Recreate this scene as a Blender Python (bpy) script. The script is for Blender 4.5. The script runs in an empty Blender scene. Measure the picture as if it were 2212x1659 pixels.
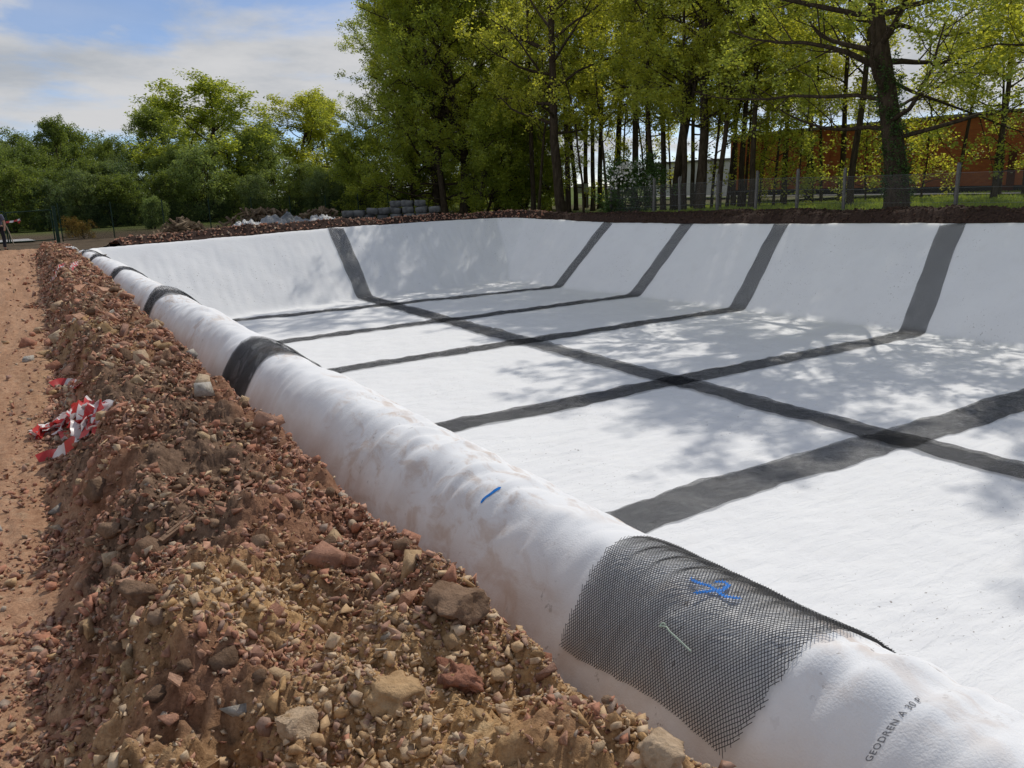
import bpy, bmesh, math, random
import numpy as np
from mathutils import Vector, Matrix

random.seed(7)
rng = np.random.default_rng(11)
scene = bpy.context.scene
C = scene.collection
PI = math.pi

# ------------------------------------------------------------------ camera
# world: X across the pit, Y along the berm, Z up, path at z = 0, camera above the path edge
PW, PH = 2212.0, 1659.0
PC = np.array([1106.0, 829.5])
V1, V2 = np.array([4050.0, 315.0]), np.array([8.0, 440.0])
FPX = math.sqrt(-float(np.dot(V1 - PC, V2 - PC)))
def _u(v): return v / np.linalg.norm(v)
_X = _u(np.array([V1[0]-PC[0], V1[1]-PC[1], FPX])); _Y = _u(np.array([V2[0]-PC[0], V2[1]-PC[1], FPX]))
RW = np.stack([_X, _Y, np.cross(_X, _Y)])
CAMZ = 1.9
def ray(px, py): return RW @ np.array([px-PC[0], py-PC[1], FPX])
def at_z(px, py, z):
    d = ray(px, py); p = d*((z-CAMZ)/d[2]); return (p[0], p[1], z)
def at_r(px, py, r):            # point of a pixel's ray at horizontal distance r
    d = ray(px, py); p = d*(r/math.hypot(d[0], d[1])); return (p[0], p[1], p[2]+CAMZ)
cam_d = bpy.data.cameras.new('camera'); cam = bpy.data.objects.new('camera', cam_d); C.objects.link(cam)
cr, cu, cb = RW @ np.array([1, 0, 0]), RW @ np.array([0, -1, 0]), RW @ np.array([0, 0, -1])
cam.matrix_world = Matrix(((cr[0], cu[0], cb[0], 0), (cr[1], cu[1], cb[1], 0), (cr[2], cu[2], cb[2], CAMZ), (0, 0, 0, 1)))
cam_d.sensor_fit = 'HORIZONTAL'; cam_d.sensor_width = 36.0; cam_d.lens = 36.0*FPX/PW
cam_d.clip_start = 0.05; cam_d.clip_end = 3000
scene.camera = cam

# ------------------------------------------------------------------ sky, sun, exposure
SUN_EL, SUN_AZ = math.radians(45), math.radians(28)      # azimuth from +X towards +Y
sun_dir = Vector((math.cos(SUN_EL)*math.cos(SUN_AZ), math.cos(SUN_EL)*math.sin(SUN_AZ), math.sin(SUN_EL)))
world = bpy.data.worlds.new('World'); scene.world = world; world.use_nodes = True
wt = world.node_tree; wn = wt.nodes; wl = wt.links
for n in list(wn): wn.remove(n)
def N(t, typ, **kw):
    n = t.nodes.new(typ)
    for k, v in kw.items(): setattr(n, k, v)
    return n
sky = N(wt, 'ShaderNodeTexSky', sky_type='NISHITA', sun_disc=False)
sky.sun_elevation = SUN_EL; sky.sun_rotation = PI/2 - SUN_AZ; sky.air_density = 0.55; sky.dust_density = 0.35; sky.ozone_density = 2.5
bg = N(wt, 'ShaderNodeBackground'); bg.inputs['Strength'].default_value = 0.155
wo = N(wt, 'ShaderNodeOutputWorld')
tc = N(wt, 'ShaderNodeTexCoord')
sep = N(wt, 'ShaderNodeSeparateXYZ'); wl.new(tc.outputs['Generated'], sep.inputs[0])
def M(t, op, a, b=None, c=None, clamp=False):
    n = t.nodes.new('ShaderNodeMath'); n.operation = op; n.use_clamp = clamp
    for i, v in enumerate((a, b, c)):
        if v is None: continue
        if isinstance(v, (int, float)): n.inputs[i].default_value = v
        else: t.links.new(v, n.inputs[i])
    return n.outputs[0]
zc = M(wt, 'ADD', M(wt, 'MAXIMUM', sep.outputs[2], 0.0), 0.15)
cmb = N(wt, 'ShaderNodeCombineXYZ')
wl.new(M(wt, 'DIVIDE', sep.outputs[0], zc), cmb.inputs[0]); wl.new(M(wt, 'DIVIDE', sep.outputs[1], zc), cmb.inputs[1])
def cloud_noise(scale, off, detail, rough, dist=0.0):
    mp = N(wt, 'ShaderNodeMapping'); mp.inputs['Location'].default_value = off; mp.inputs['Scale'].default_value = (scale,)*3
    wl.new(cmb.outputs[0], mp.inputs[0])
    n = N(wt, 'ShaderNodeTexNoise'); n.inputs['Scale'].default_value = 1.0; n.inputs['Detail'].default_value = detail
    n.inputs['Roughness'].default_value = rough; n.inputs['Distortion'].default_value = dist
    wl.new(mp.outputs[0], n.inputs['Vector']); return n.outputs[0]
def smooth(t, v, lo, hi, a=0.0, b=1.0):
    n = t.nodes.new('ShaderNodeMapRange'); n.interpolation_type = 'SMOOTHSTEP'
    n.inputs[1].default_value = lo; n.inputs[2].default_value = hi; n.inputs[3].default_value = a; n.inputs[4].default_value = b
    t.links.new(v, n.inputs[0]); return n.outputs[0]
big = cloud_noise(0.62, (1.2, 6.6, 0), 8, 0.56, 0.3)
thin = cloud_noise(0.30, (8.2, 4.4, 0), 4, 0.6, 0.8)
mask = M(wt, 'MAXIMUM', smooth(wt, big, 0.41, 0.56), M(wt, 'MULTIPLY', smooth(wt, thin, 0.42, 0.75), 0.5))
shade = smooth(wt, cloud_noise(1.05, (5.1, 9.7, 0), 6, 0.6), 0.30, 0.62)
ccol = N(wt, 'ShaderNodeMix', data_type='RGBA'); wl.new(shade, ccol.inputs[0])
ccol.inputs[6].default_value = (2.7, 2.9, 3.2, 1); ccol.inputs[7].default_value = (4.1, 4.12, 4.2, 1)
hs = N(wt, 'ShaderNodeHueSaturation'); hs.inputs['Saturation'].default_value = 1.08; hs.inputs['Value'].default_value = 0.84; wl.new(sky.outputs[0], hs.inputs['Color'])
skm = N(wt, 'ShaderNodeMix', data_type='RGBA'); wl.new(mask, skm.inputs[0]); wl.new(hs.outputs[0], skm.inputs[6]); wl.new(ccol.outputs[2], skm.inputs[7])
wl.new(skm.outputs[2], bg.inputs['Color']); wl.new(bg.outputs[0], wo.inputs[0])

sun_l = bpy.data.lights.new('sun', 'SUN'); sun_l.energy = 2.65; sun_l.angle = math.radians(0.55); sun_l.color = (1.0, 0.955, 0.88)
sun_o = bpy.data.objects.new('sun', sun_l); C.objects.link(sun_o)
sun_o.rotation_euler = sun_dir.to_track_quat('Z', 'Y').to_euler(); sun_o.location = (30, 20, 40)
scene.view_settings.view_transform = 'Standard'; scene.view_settings.look = 'None'
scene.view_settings.exposure = 0.0; scene.view_settings.gamma = 1.0; scene.view_settings.use_curve_mapping = False
scene.cycles.use_denoising = True; scene.cycles.max_bounces = 8; scene.cycles.transparent_max_bounces = 24
scene.cycles.diffuse_bounces = 4; scene.cycles.transmission_bounces = 6

# ------------------------------------------------------------------ helpers
_perm = np.random.default_rng(3).permutation(512).astype(np.int64); _perm = np.concatenate([_perm, _perm, _perm])
_ga = np.random.default_rng(5).uniform(0, 2*PI, 512); _gx, _gy = np.cos(_ga), np.sin(_ga)
def perlin(x, y, seed=0):
    x = np.asarray(x, float) + seed*17.31; y = np.asarray(y, float) + seed*9.73
    xi = np.floor(x).astype(np.int64); yi = np.floor(y).astype(np.int64); xf = x-xi; yf = y-yi
    def g(ix, iy, fx, fy):
        h = _perm[(_perm[ix & 511] + iy) & 511]; return _gx[h]*fx + _gy[h]*fy
    u = xf*xf*xf*(xf*(xf*6-15)+10); v = yf*yf*yf*(yf*(yf*6-15)+10)
    a = g(xi, yi, xf, yf); b = g(xi+1, yi, xf-1, yf); c = g(xi, yi+1, xf, yf-1); d = g(xi+1, yi+1, xf-1, yf-1)
    return 1.5*((a+(b-a)*u) + ((c+(d-c)*u)-(a+(b-a)*u))*v)
def fbm(x, y, oct=4, gain=0.5, seed=0):
    s = 0.0; a = 1.0; f = 1.0
    for i in range(oct):
        s = s + a*perlin(x*f, y*f, seed+i); a *= gain; f *= 2.03
    return s
def sstep(a, b, x):
    t = np.clip((x-a)/(b-a), 0, 1); return t*t*(3-2*t)

def mesh_np(name, v, f, smooth=False):
    """f: (n,3) or (n,4) int array"""
    v = np.asarray(v, np.float32); f = np.asarray(f, np.int32)
    me = bpy.data.meshes.new(name); n, k = f.shape
    me.vertices.add(len(v)); me.vertices.foreach_set('co', v.ravel())
    me.loops.add(n*k); me.loops.foreach_set('vertex_index', f.ravel())
    me.polygons.add(n); me.polygons.foreach_set('loop_start', np.arange(0, n*k, k, dtype=np.int32))
    me.polygons.foreach_set('loop_total', np.full(n, k, np.int32))
    if smooth: me.polygons.foreach_set('use_smooth', np.ones(n, bool))
    me.update(calc_edges=True); me.validate(); return me
def grid_faces(nu, nv, off=0):
    i = np.arange(nu*nv).reshape(nu, nv) + off
    return np.stack([i[:-1, :-1].ravel(), i[1:, :-1].ravel(), i[1:, 1:].ravel(), i[:-1, 1:].ravel()], 1)
def set_uv(me, uv_v):
    l = me.uv_layers.new(name='UVMap'); idx = np.empty(len(me.loops), np.int32); me.loops.foreach_get('vertex_index', idx)
    l.data.foreach_set('uv', np.asarray(uv_v, np.float32)[idx].ravel())
def set_col(me, col):
    a = me.attributes.new('tint', 'FLOAT_COLOR', 'POINT'); c = np.ones((len(me.vertices), 4), np.float32); c[:, :3] = col
    a.data.foreach_set('color', c.ravel())
def link(name, me, mat=None, parent=None):
    o = bpy.data.objects.new(name, me); C.objects.link(o)
    if mat is not None and me is not None and not me.materials: me.materials.append(mat)
    if parent is not None: o.parent = parent
    return o
def tag(o, label=None, cat=None, group=None, kind=None):
    if label: o['label'] = label
    if cat: o['category'] = cat
    if group: o['group'] = group
    if kind: o['kind'] = kind
    return o
def empty(name, loc=(0, 0, 0), rz=0.0, sc=1.0):
    o = bpy.data.objects.new(name, None); C.objects.link(o); o.location = loc; o.rotation_euler = (0, 0, rz)
    o.scale = (sc,)*3; o.empty_display_size = 0.2; return o
class MB:                                    # collects simple shapes into one mesh
    def __init__(s): s.v = []; s.f = []
    def add(s, v, f):
        o = len(s.v); s.v += [tuple(p) for p in v]; s.f += [tuple(i+o for i in q) for q in f]
    def box(s, c, d, rz=0.0, tilt=0.0):
        m = Matrix.Rotation(rz, 3, 'Z') @ Matrix.Rotation(tilt, 3, 'Y')
        vs = [Vector(c) + m @ Vector((sx*d[0]/2, sy*d[1]/2, sz*d[2]/2)) for sz in (-1, 1) for sx, sy in ((-1, -1), (1, -1), (1, 1), (-1, 1))]
        s.add(vs, [(3, 2, 1, 0), (4, 5, 6, 7), (0, 1, 5, 4), (1, 2, 6, 5), (2, 3, 7, 6), (3, 0, 4, 7)])
    def tube(s, pts, rad, n=6, cap=True):
        pts = [Vector(p) for p in pts]
        if isinstance(rad, (int, float)): rad = [rad]*len(pts)
        vs = []; fs = []; ref = Vector((0.13, 0.29, 0.94))
        for i, p in enumerate(pts):
            t = (pts[min(i+1, len(pts)-1)] - pts[max(i-1, 0)]).normalized()
            a = t.cross(ref)
            if a.length < 1e-3: a = t.cross(Vector((1, 0, 0)))
            a.normalize(); b = t.cross(a)
            for k in range(n):
                an = 2*PI*k/n; vs.append(p + rad[i]*(a*math.cos(an) + b*math.sin(an)))
        for i in range(len(pts)-1):
            for k in range(n):
                fs.append((i*n+k, i*n+(k+1) % n, (i+1)*n+(k+1) % n, (i+1)*n+k))
        if cap: fs.append(tuple(range(n-1, -1, -1))); fs.append(tuple(range((len(pts)-1)*n, len(pts)*n)))
        s.add(vs, fs)
    def mesh(s, name, smooth=False):
        me = bpy.data.meshes.new(name); me.from_pydata(s.v, [], s.f); me.update()
        if smooth:
            for p in me.polygons: p.use_smooth = True
        return me
    def build(s, name, mat, parent=None, smooth=False): return link(name, s.mesh(name, smooth), mat, parent)

# ---------------------------------------------------------------- materials
def new_mat(name):
    m = bpy.data.materials.new(name); m.use_nodes = True; t = m.node_tree
    for n in list(t.nodes): t.nodes.remove(n)
    out = t.nodes.new('ShaderNodeOutputMaterial'); return m, t, out
def principled(t, out, rough=0.9, spec=0.2):
    b = t.nodes.new('ShaderNodeBsdfPrincipled'); b.inputs['Roughness'].default_value = rough
    b.inputs['Specular IOR Level'].default_value = spec; t.links.new(b.outputs[0], out.inputs[0]); return b
def noise(t, scale, detail=4, rough=0.55, vec=None, dist=0.0):
    n = t.nodes.new('ShaderNodeTexNoise'); n.inputs['Scale'].default_value = scale; n.inputs['Detail'].default_value = detail
    n.inputs['Roughness'].default_value = rough; n.inputs['Distortion'].default_value = dist
    if vec is not None: t.links.new(vec, n.inputs['Vector'])
    return n.outputs[0]
def ramp(t, fac, stops):
    r = t.nodes.new('ShaderNodeValToRGB'); e = r.color_ramp.elements
    while len(e) < len(stops): e.new(0.5)
    for i, (p, c) in enumerate(stops): e[i].position = p; e[i].color = (*c, 1)
    t.links.new(fac, r.inputs[0]); return r.outputs[0]
def mixc(t, fac, a, b, blend='MIX'):
    n = t.nodes.new('ShaderNodeMix'); n.data_type = 'RGBA'; n.blend_type = blend
    for i, v in ((0, fac), (6, a), (7, b)):
        if isinstance(v, (int, float)): n.inputs[i].default_value = v
        elif isinstance(v, tuple): n.inputs[i].default_value = (*v, 1)
        else: t.links.new(v, n.inputs[i])
    return n.outputs[2]
def bump(t, bsdf, h, strength=0.5, dist=0.01):
    b = t.nodes.new('ShaderNodeBump'); b.inputs['Strength'].default_value = strength; b.inputs['Distance'].default_value = dist
    t.links.new(h, b.inputs['Height']); t.links.new(b.outputs[0], bsdf.inputs['Normal'])
def pos(t):
    return t.nodes.new('ShaderNodeNewGeometry').outputs['Position']
def objc(t): return t.nodes.new('ShaderNodeTexCoord').outputs['Object']
def scaled(t, v, s, loc=(0, 0, 0)):
    m = t.nodes.new('ShaderNodeMapping'); m.inputs['Scale'].default_value = s; m.inputs['Location'].default_value = loc; t.links.new(v, m.inputs[0]); return m.outputs[0]
def plain(name, col, rough=0.7, spec=0.3, var=0.15, scale=8.0, bmp=0.0, metal=0.0):
    m, t, out = new_mat(name); b = principled(t, out, rough, spec); p = objc(t)
    n = noise(t, scale, 4, 0.6, p)
    lo = tuple(c*(1-var) for c in col); hi = tuple(min(1, c*(1+var)) for c in col)
    t.links.new(ramp(t, n, [(0.3, lo), (0.7, hi)]), b.inputs['Base Color']); b.inputs['Metallic'].default_value = metal
    if bmp: bump(t, b, noise(t, scale*4, 5, 0.6, p), bmp, 0.01)
    return m

# ---- white geotextile
def mat_fabric():
    m, t, out = new_mat('white_geotextile'); b = principled(t, out, 0.85, 0.15); p = pos(t)
    s = t.nodes.new('ShaderNodeSeparateXYZ'); t.links.new(p, s.inputs[0])
    x, y, z = s.outputs
    att = t.nodes.new('ShaderNodeAttribute'); att.attribute_name = 'tint'
    berm = t.nodes.new('ShaderNodeSeparateColor'); t.links.new(att.outputs['Color'], berm.inputs[0])
    white = ramp(t, noise(t, 0.8, 3, 0.5, p), [(0.3, (0.83, 0.83, 0.83)), (0.7, (0.87, 0.87, 0.865))])
    # trodden-in soil on the berm, streaked across it
    st = noise(t, 1.0, 6, 0.65, scaled(t, p, (9, 4, 5)), 0.6)
    big_ = noise(t, 0.9, 3, 0.5, p)
    sm = M(t, 'MULTIPLY', smooth(t, st, 0.46, 0.66), smooth(t, big_, 0.40, 0.58))
    sm = M(t, 'MULTIPLY', sm, berm.outputs[0])
    c = mixc(t, M(t, 'MULTIPLY', sm, 0.48), white, (0.50, 0.33, 0.21))
    # brownish splash dirt towards the soil side
    low = M(t, 'MULTIPLY', berm.outputs[1], smooth(t, noise(t, 3.0, 5, 0.6, p), 0.3, 0.75, 0.35, 1.0))
    c = mixc(t, M(t, 'MULTIPLY', low, 0.62), c, (0.46, 0.34, 0.25))
    # crumbs and specks of soil on floor and foot of the walls
    sp = smooth(t, noise(t, 15.0, 4, 0.65, scaled(t, p, (1, 1.3, 1))), 0.64, 0.68)
    spm = M(t, 'MULTIPLY', sp, smooth(t, noise(t, 0.45, 3, 0.6, p), 0.44, 0.62))
    c = mixc(t, M(t, 'MULTIPLY', spm, 0.75), c, (0.16, 0.12, 0.09))
    dust = smooth(t, noise(t, 2.2, 5, 0.6, p), 0.5, 0.8)
    c = mixc(t, M(t, 'MULTIPLY', dust, 0.10), c, (0.55, 0.50, 0.44))
    t.links.new(c, b.inputs['Base Color'])
    def crease(sc_, str_):
        return M(t, 'ABSOLUTE', M(t, 'SUBTRACT', noise(t, sc_, 3, 0.55, scaled(t, p, str_), 0.7), 0.5))
    fl_ = M(t, 'SUBTRACT', 1.0, berm.outputs[0], None, True)
    cz = M(t, 'MULTIPLY', M(t, 'ADD', M(t, 'MULTIPLY', crease(2.4, (0.5, 1.6, 1)), -5.0), M(t, 'MULTIPLY', crease(7.5, (0.6, 1.3, 1)), -2.6)), M(t, 'MULTIPLY', fl_, berm.outputs[2]))
    h = M(t, 'ADD', M(t, 'ADD', M(t, 'MULTIPLY', noise(t, 140, 2, 0.5, p), 0.22), cz), M(t, 'MULTIPLY', noise(t, 8, 3, 0.5, scaled(t, p, (0.5, 1.4, 1)), 0.4), 0.8))
    bump(t, b, h, 0.55, 0.014)
    return m
FABRIC = mat_fabric()

# ---- black drainage net (sheet with a woven diamond pattern of open holes)
def mat_net(name, cell=0.018, cover=0.125):
    m, t, out = new_mat(name)
    uv = t.nodes.new('ShaderNodeUVMap'); uv.uv_map = 'UVMap'; s = t.nodes.new('ShaderNodeSeparateXYZ'); t.links.new(uv.outputs[0], s.inputs[0])
    a = M(t, 'ADD', s.outputs[0], M(t, 'MULTIPLY', s.outputs[1], 1.45)); b = M(t, 'SUBTRACT', s.outputs[0], M(t, 'MULTIPLY', s.outputs[1], 1.45))
    def line(v):
        fr = M(t, 'FRACT', M(t, 'DIVIDE', v, cell)); return M(t, 'LESS_THAN', fr, cover)
    k = M(t, 'MAXIMUM', line(a), line(b))
    d = t.nodes.new('ShaderNodeBsdfPrincipled'); d.inputs['Base Color'].default_value = (0.014, 0.015, 0.018, 1)
    d.inputs['Roughness'].default_value = 0.75; d.inputs['Specular IOR Level'].default_value = 0.06
    tr = t.nodes.new('ShaderNodeBsdfTransparent'); mx = t.nodes.new('ShaderNodeMixShader')
    t.links.new(k, mx.inputs[0]); t.links.new(tr.outputs[0], mx.inputs[1]); t.links.new(d.outputs[0], mx.inputs[2]); t.links.new(mx.outputs[0], out.inputs[0])
    return m
NET = mat_net('black_mesh_sheet')
NETSTRAND = plain('black_plastic_strand', (0.022, 0.022, 0.025), 0.45, 0.4, 0.2)
BLUE = plain('blue_spray_paint', (0.015, 0.20, 0.62), 0.6, 0.2, 0.2, 40)
PRINT = plain('grey_printed_ink', (0.19, 0.19, 0.20), 0.8, 0.1, 0.2, 60)

# ---- soils
def mat_soil(name, kind):
    m, t, out = new_mat(name); b = principled(t, out, 0.95, 0.08); p = pos(t)
    s = t.nodes.new('ShaderNodeSeparateXYZ'); t.links.new(p, s.inputs[0]); x, y, z = s.outputs
    n1 = noise(t, 2.2, 5, 0.6, p); n2 = noise(t, 14, 5, 0.65, p); n3 = noise(t, 70, 4, 0.7, p)
    red = ramp(t, n2, [(0.28, (0.163, 0.079, 0.047)), (0.5, (0.323, 0.171, 0.103)), (0.72, (0.439, 0.251, 0.156))])
    if kind == 'ridge':
        och = ramp(t, n2, [(0.28, (0.342, 0.200, 0.089)), (0.5, (0.583, 0.366, 0.174)), (0.72, (0.713, 0.507, 0.274))])
        gry = ramp(t, n2, [(0.3, (0.113, 0.075, 0.051)), (0.7, (0.270, 0.183, 0.125))])
        att = t.nodes.new('ShaderNodeAttribute'); att.attribute_name = 'tint'; sc = t.nodes.new('ShaderNodeSeparateColor'); t.links.new(att.outputs['Color'], sc.inputs[0])
        c = mixc(t, sc.outputs[2], red, ramp(t, n2, [(0.25, (0.336, 0.186, 0.110)), (0.5, (0.511, 0.301, 0.184)), (0.75, (0.575, 0.389, 0.252))]))
        trk = smooth(t, noise(t, 1.0, 5, 0.65, scaled(t, p, (2.6, 0.35, 1)), 0.5), 0.40, 0.66, 0.0, 0.55); c = mixc(t, trk, c, mixc(t, 1.0, c, (0.66, 0.60, 0.56), 'MULTIPLY'))
        c = mixc(t, sc.outputs[0], c, och); c = mixc(t, sc.outputs[1], c, gry)
    elif kind == 'bank':
        c = ramp(t, n2, [(0.3, (0.029, 0.019, 0.016)), (0.52, (0.062, 0.040, 0.032)), (0.75, (0.111, 0.068, 0.051))])
    c = mixc(t, smooth(t, n3, 0.42, 0.62, 0.0, 0.5), c, mixc(t, 1.0, c, (0.55, 0.52, 0.5), 'MULTIPLY'))
    t.links.new(c, b.inputs['Base Color'])
    h = M(t, 'ADD', M(t, 'MULTIPLY', noise(t, 22, 6, 0.7, p), 1.0), M(t, 'MULTIPLY', n3, 0.5))
    bump(t, b, h, 0.9, 0.02); return m
SOIL = mat_soil('reddish_rubble_soil', 'ridge'); BANKSOIL = mat_soil('dark_bank_soil', 'bank')
def mat_ground():
    m, t, out = new_mat('grass_and_earth'); b = principled(t, out, 0.95, 0.05); p = pos(t)
    s = t.nodes.new('ShaderNodeSeparateXYZ'); t.links.new(p, s.inputs[0])
    g = ramp(t, noise(t, 0.6, 6, 0.65, p), [(0.3, (0.06, 0.095, 0.02)), (0.5, (0.11, 0.16, 0.03)), (0.7, (0.165, 0.20, 0.05))])
    e = ramp(t, noise(t, 3, 5, 0.65, p), [(0.3, (0.07, 0.052, 0.035)), (0.7, (0.16, 0.12, 0.08))])
    att = t.nodes.new('ShaderNodeAttribute'); att.attribute_name = 'tint'; sc = t.nodes.new('ShaderNodeSeparateColor'); t.links.new(att.outputs['Color'], sc.inputs[0])
    t.links.new(mixc(t, sc.outputs[0], e, g), b.inputs['Base Color']); bump(t, b, noise(t, 8, 5, 0.7, p), 0.8, 0.05); return m
GROUND = mat_ground()
def mat_stone(name, cols, isl=True):
    m, t, out = new_mat(name); b = principled(t, out, 0.9, 0.12); p = objc(t)
    if isl:
        r = t.nodes.new('ShaderNodeNewGeometry').outputs['Random Per Island']; vec = pos(t); sc = 35
    else:
        r = t.nodes.new('ShaderNodeObjectInfo').outputs['Random']; vec = p; sc = 3.0
    n = len(cols); base = ramp(t, r, [(i/(n-1), c) for i, c in enumerate(cols)])
    dirt = smooth(t, noise(t, sc, 5, 0.65, vec), 0.40, 0.66)
    t.links.new(mixc(t, M(t, 'MULTIPLY', dirt, 0.55), base, mixc(t, 1.0, base, (0.50, 0.44, 0.38), 'MULTIPLY')), b.inputs['Base Color'])
    bump(t, b, noise(t, sc*3, 5, 0.7, vec), 0.6, 0.006 if isl else 0.05); return m
RED = [(0.350, 0.165, 0.107), (0.544, 0.263, 0.171), (0.427, 0.226, 0.154), (0.613, 0.341, 0.223), (0.466, 0.286, 0.213), (0.285, 0.149, 0.105)]
OCH = [(0.544, 0.362, 0.199), (0.653, 0.464, 0.281), (0.512, 0.319, 0.153), (0.675, 0.521, 0.355), (0.544, 0.389, 0.254)]
GRY = [(0.248, 0.158, 0.103), (0.358, 0.234, 0.151), (0.199, 0.126, 0.081), (0.417, 0.284, 0.190)]
MIXR = RED + [(0.42, 0.34, 0.27), (0.56, 0.41, 0.26)] + RED
MIXO = OCH + [(0.40, 0.24, 0.175), (0.44, 0.28, 0.205)] + OCH
ST_RED = mat_stone('red_rubble', MIXR); ST_OCH = mat_stone('ochre_rubble', MIXO); ST_GRY = mat_stone('brown_clods', GRY+RED[:2])
OB_RED = mat_stone('red_stone', RED, False); OB_OCH = mat_stone('ochre_stone', OCH, False); OB_GRY = mat_stone('grey_brown_stone', GRY, False)
OB_TILE = mat_stone('terracotta', [(0.50, 0.27, 0.17), (0.60, 0.36, 0.24), (0.46, 0.29, 0.205)], False)
OB_WHITE = mat_stone('pale_stone', [(0.46, 0.42, 0.36), (0.58, 0.53, 0.46)], False)
DARKSHARD = mat_stone('dark_bank_shards', [(0.04, 0.028, 0.022), (0.10, 0.058, 0.042), (0.06, 0.04, 0.03), (0.13, 0.08, 0.06)])

def mat_leaf(name, refl, trans, var=0.35):
    m, t, out = new_mat(name)
    isl = t.nodes.new('ShaderNodeNewGeometry').outputs['Random Per Island']; ob = t.nodes.new('ShaderNodeObjectInfo').outputs['Random']
    vec = objc(t); cl = noise(t, 0.45, 3, 0.5, vec)
    k = M(t, 'ADD', M(t, 'MULTIPLY', isl, 0.5), M(t, 'ADD', M(t, 'MULTIPLY', cl, 0.6), M(t, 'MULTIPLY', ob, 0.35)))
    def pal(c):
        return ramp(t, k, [(0.15, (c[0]*(1-var)*0.8, c[1]*(1-var), c[2]*0.9)), (0.6, c), (1.0, (c[0]*(1+var*1.1), c[1]*(1+var*0.7), c[2]*1.05))])
    d = t.nodes.new('ShaderNodeBsdfDiffuse'); tr = t.nodes.new('ShaderNodeBsdfTranslucent'); gl = t.nodes.new('ShaderNodeBsdfGlossy'); gl.inputs['Roughness'].default_value = 0.45
    gl.inputs['Color'].default_value = (0.5, 0.5, 0.5, 1)
    t.links.new(pal(refl), d.inputs[0]); t.links.new(pal(trans), tr.inputs[0])
    a = t.nodes.new('ShaderNodeAddShader'); t.links.new(d.outputs[0], a.inputs[0]); t.links.new(tr.outputs[0], a.inputs[1])
    mx = t.nodes.new('ShaderNodeMixShader'); mx.inputs[0].default_value = 0.04; t.links.new(a.outputs[0], mx.inputs[1]); t.links.new(gl.outputs[0], mx.inputs[2])
    t.links.new(mx.outputs[0], out.inputs[0]); return m
LEAF_OAK = mat_leaf('spring_oak_leaf', (0.155, 0.175, 0.030), (0.345, 0.360, 0.036))
LEAF_MID = mat_leaf('mid_green_leaf', (0.120, 0.152, 0.028), (0.275, 0.310, 0.032))
LEAF_WILLOW = mat_leaf('willow_leaf', (0.125, 0.165, 0.055), (0.150, 0.195, 0.040))
LEAF_SCRUB = mat_leaf('scrub_leaf', (0.070, 0.098, 0.024), (0.115, 0.150, 0.022))
LEAF_SCRUB2 = mat_leaf('silvery_scrub_leaf', (0.090, 0.125, 0.050), (0.090, 0.120, 0.030))
LEAF_DARK = mat_leaf('evergreen_leaf', (0.045, 0.085, 0.024), (0.04, 0.07, 0.012))
LEAF_YEL = mat_leaf('broom_flower', (0.22, 0.14, 0.03), (0.12, 0.08, 0.01))
PETAL = mat_leaf('pale_blossom', (0.62, 0.60, 0.56), (0.2, 0.2, 0.18), 0.1)
GRASSM = mat_leaf('grass_blade', (0.15, 0.20, 0.035), (0.15, 0.19, 0.022))
def mat_bark():
    m, t, out = new_mat('bark'); b = principled(t, out, 0.95, 0.05); p = objc(t)
    n = noise(t, 1.0, 6, 0.65, scaled(t, p, (9, 9, 2.2)))
    r = t.nodes.new('ShaderNodeObjectInfo').outputs['Random']
    base = ramp(t, n, [(0.3, (0.030, 0.022, 0.015)), (0.55, (0.075, 0.055, 0.038)), (0.8, (0.13, 0.10, 0.072))])
    t.links.new(mixc(t, M(t, 'MULTIPLY', r, 0.6), base, mixc(t, 1.0, base, (0.9, 0.95, 0.75), 'MULTIPLY')), b.inputs['Base Color'])
    bump(t, b, n, 0.8, 0.03); return m
BARK = mat_bark()

# ---------------------------------------------------------------- the pit as a height field
FLOOR = -2.6
RIM = np.array([(1.92, -14, .51), (1.92, 22.0, .50), (1.96, 28.5, .40), (2.1, 32.2, .24), (2.6, 33.7, .20), (7.4, 35.0, .27), (12.7, 36.3, .38), (17.5, 37.1, .39), (22.0, 37.4, .40),
                (23.2, 36.5, .35), (23.8, 34.7, .27), (24.0, 30.4, .19), (24.6, 25.5, .20), (24.9, 20.7, .30), (25.1, 14.2, .43), (25.3, 11, .50), (25.5, -14, .5)])
def rim_query(x, y):
    """signed distance inside the rim (positive inside), rim height and whether the nearest rim is the berm"""
    shp = np.shape(x); x = np.ravel(np.asarray(x, float)); y = np.ravel(np.asarray(y, float))
    best = np.full(x.shape, 1e9); rz = np.zeros_like(x); left = np.zeros_like(x); inside = np.zeros(x.shape, bool)
    n = len(RIM)
    for i in range(n):
        a = RIM[i]; b = RIM[(i+1) % n]
        ex, ey = b[0]-a[0], b[1]-a[1]; L2 = ex*ex+ey*ey
        t = np.clip(((x-a[0])*ex + (y-a[1])*ey)/L2, 0, 1)
        d = np.hypot(x-a[0]-t*ex, y-a[1]-t*ey); k = d < best
        best = np.where(k, d, best); rz = np.where(k, a[2]+t*(b[2]-a[2]), rz); left = np.where(k, 1.0 if i <= 2 else 0.0, left)
        c = ((a[1] > y) != (b[1] > y)) & (x < (b[0]-a[0])*(y-a[1])/((b[1]-a[1]) if abs(b[1]-a[1]) > 1e-9 else 1e-9) + a[0])
        inside ^= c
    d = np.where(inside, best, -best)
    return d.reshape(shp), rz.reshape(shp), left.reshape(shp)
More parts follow.
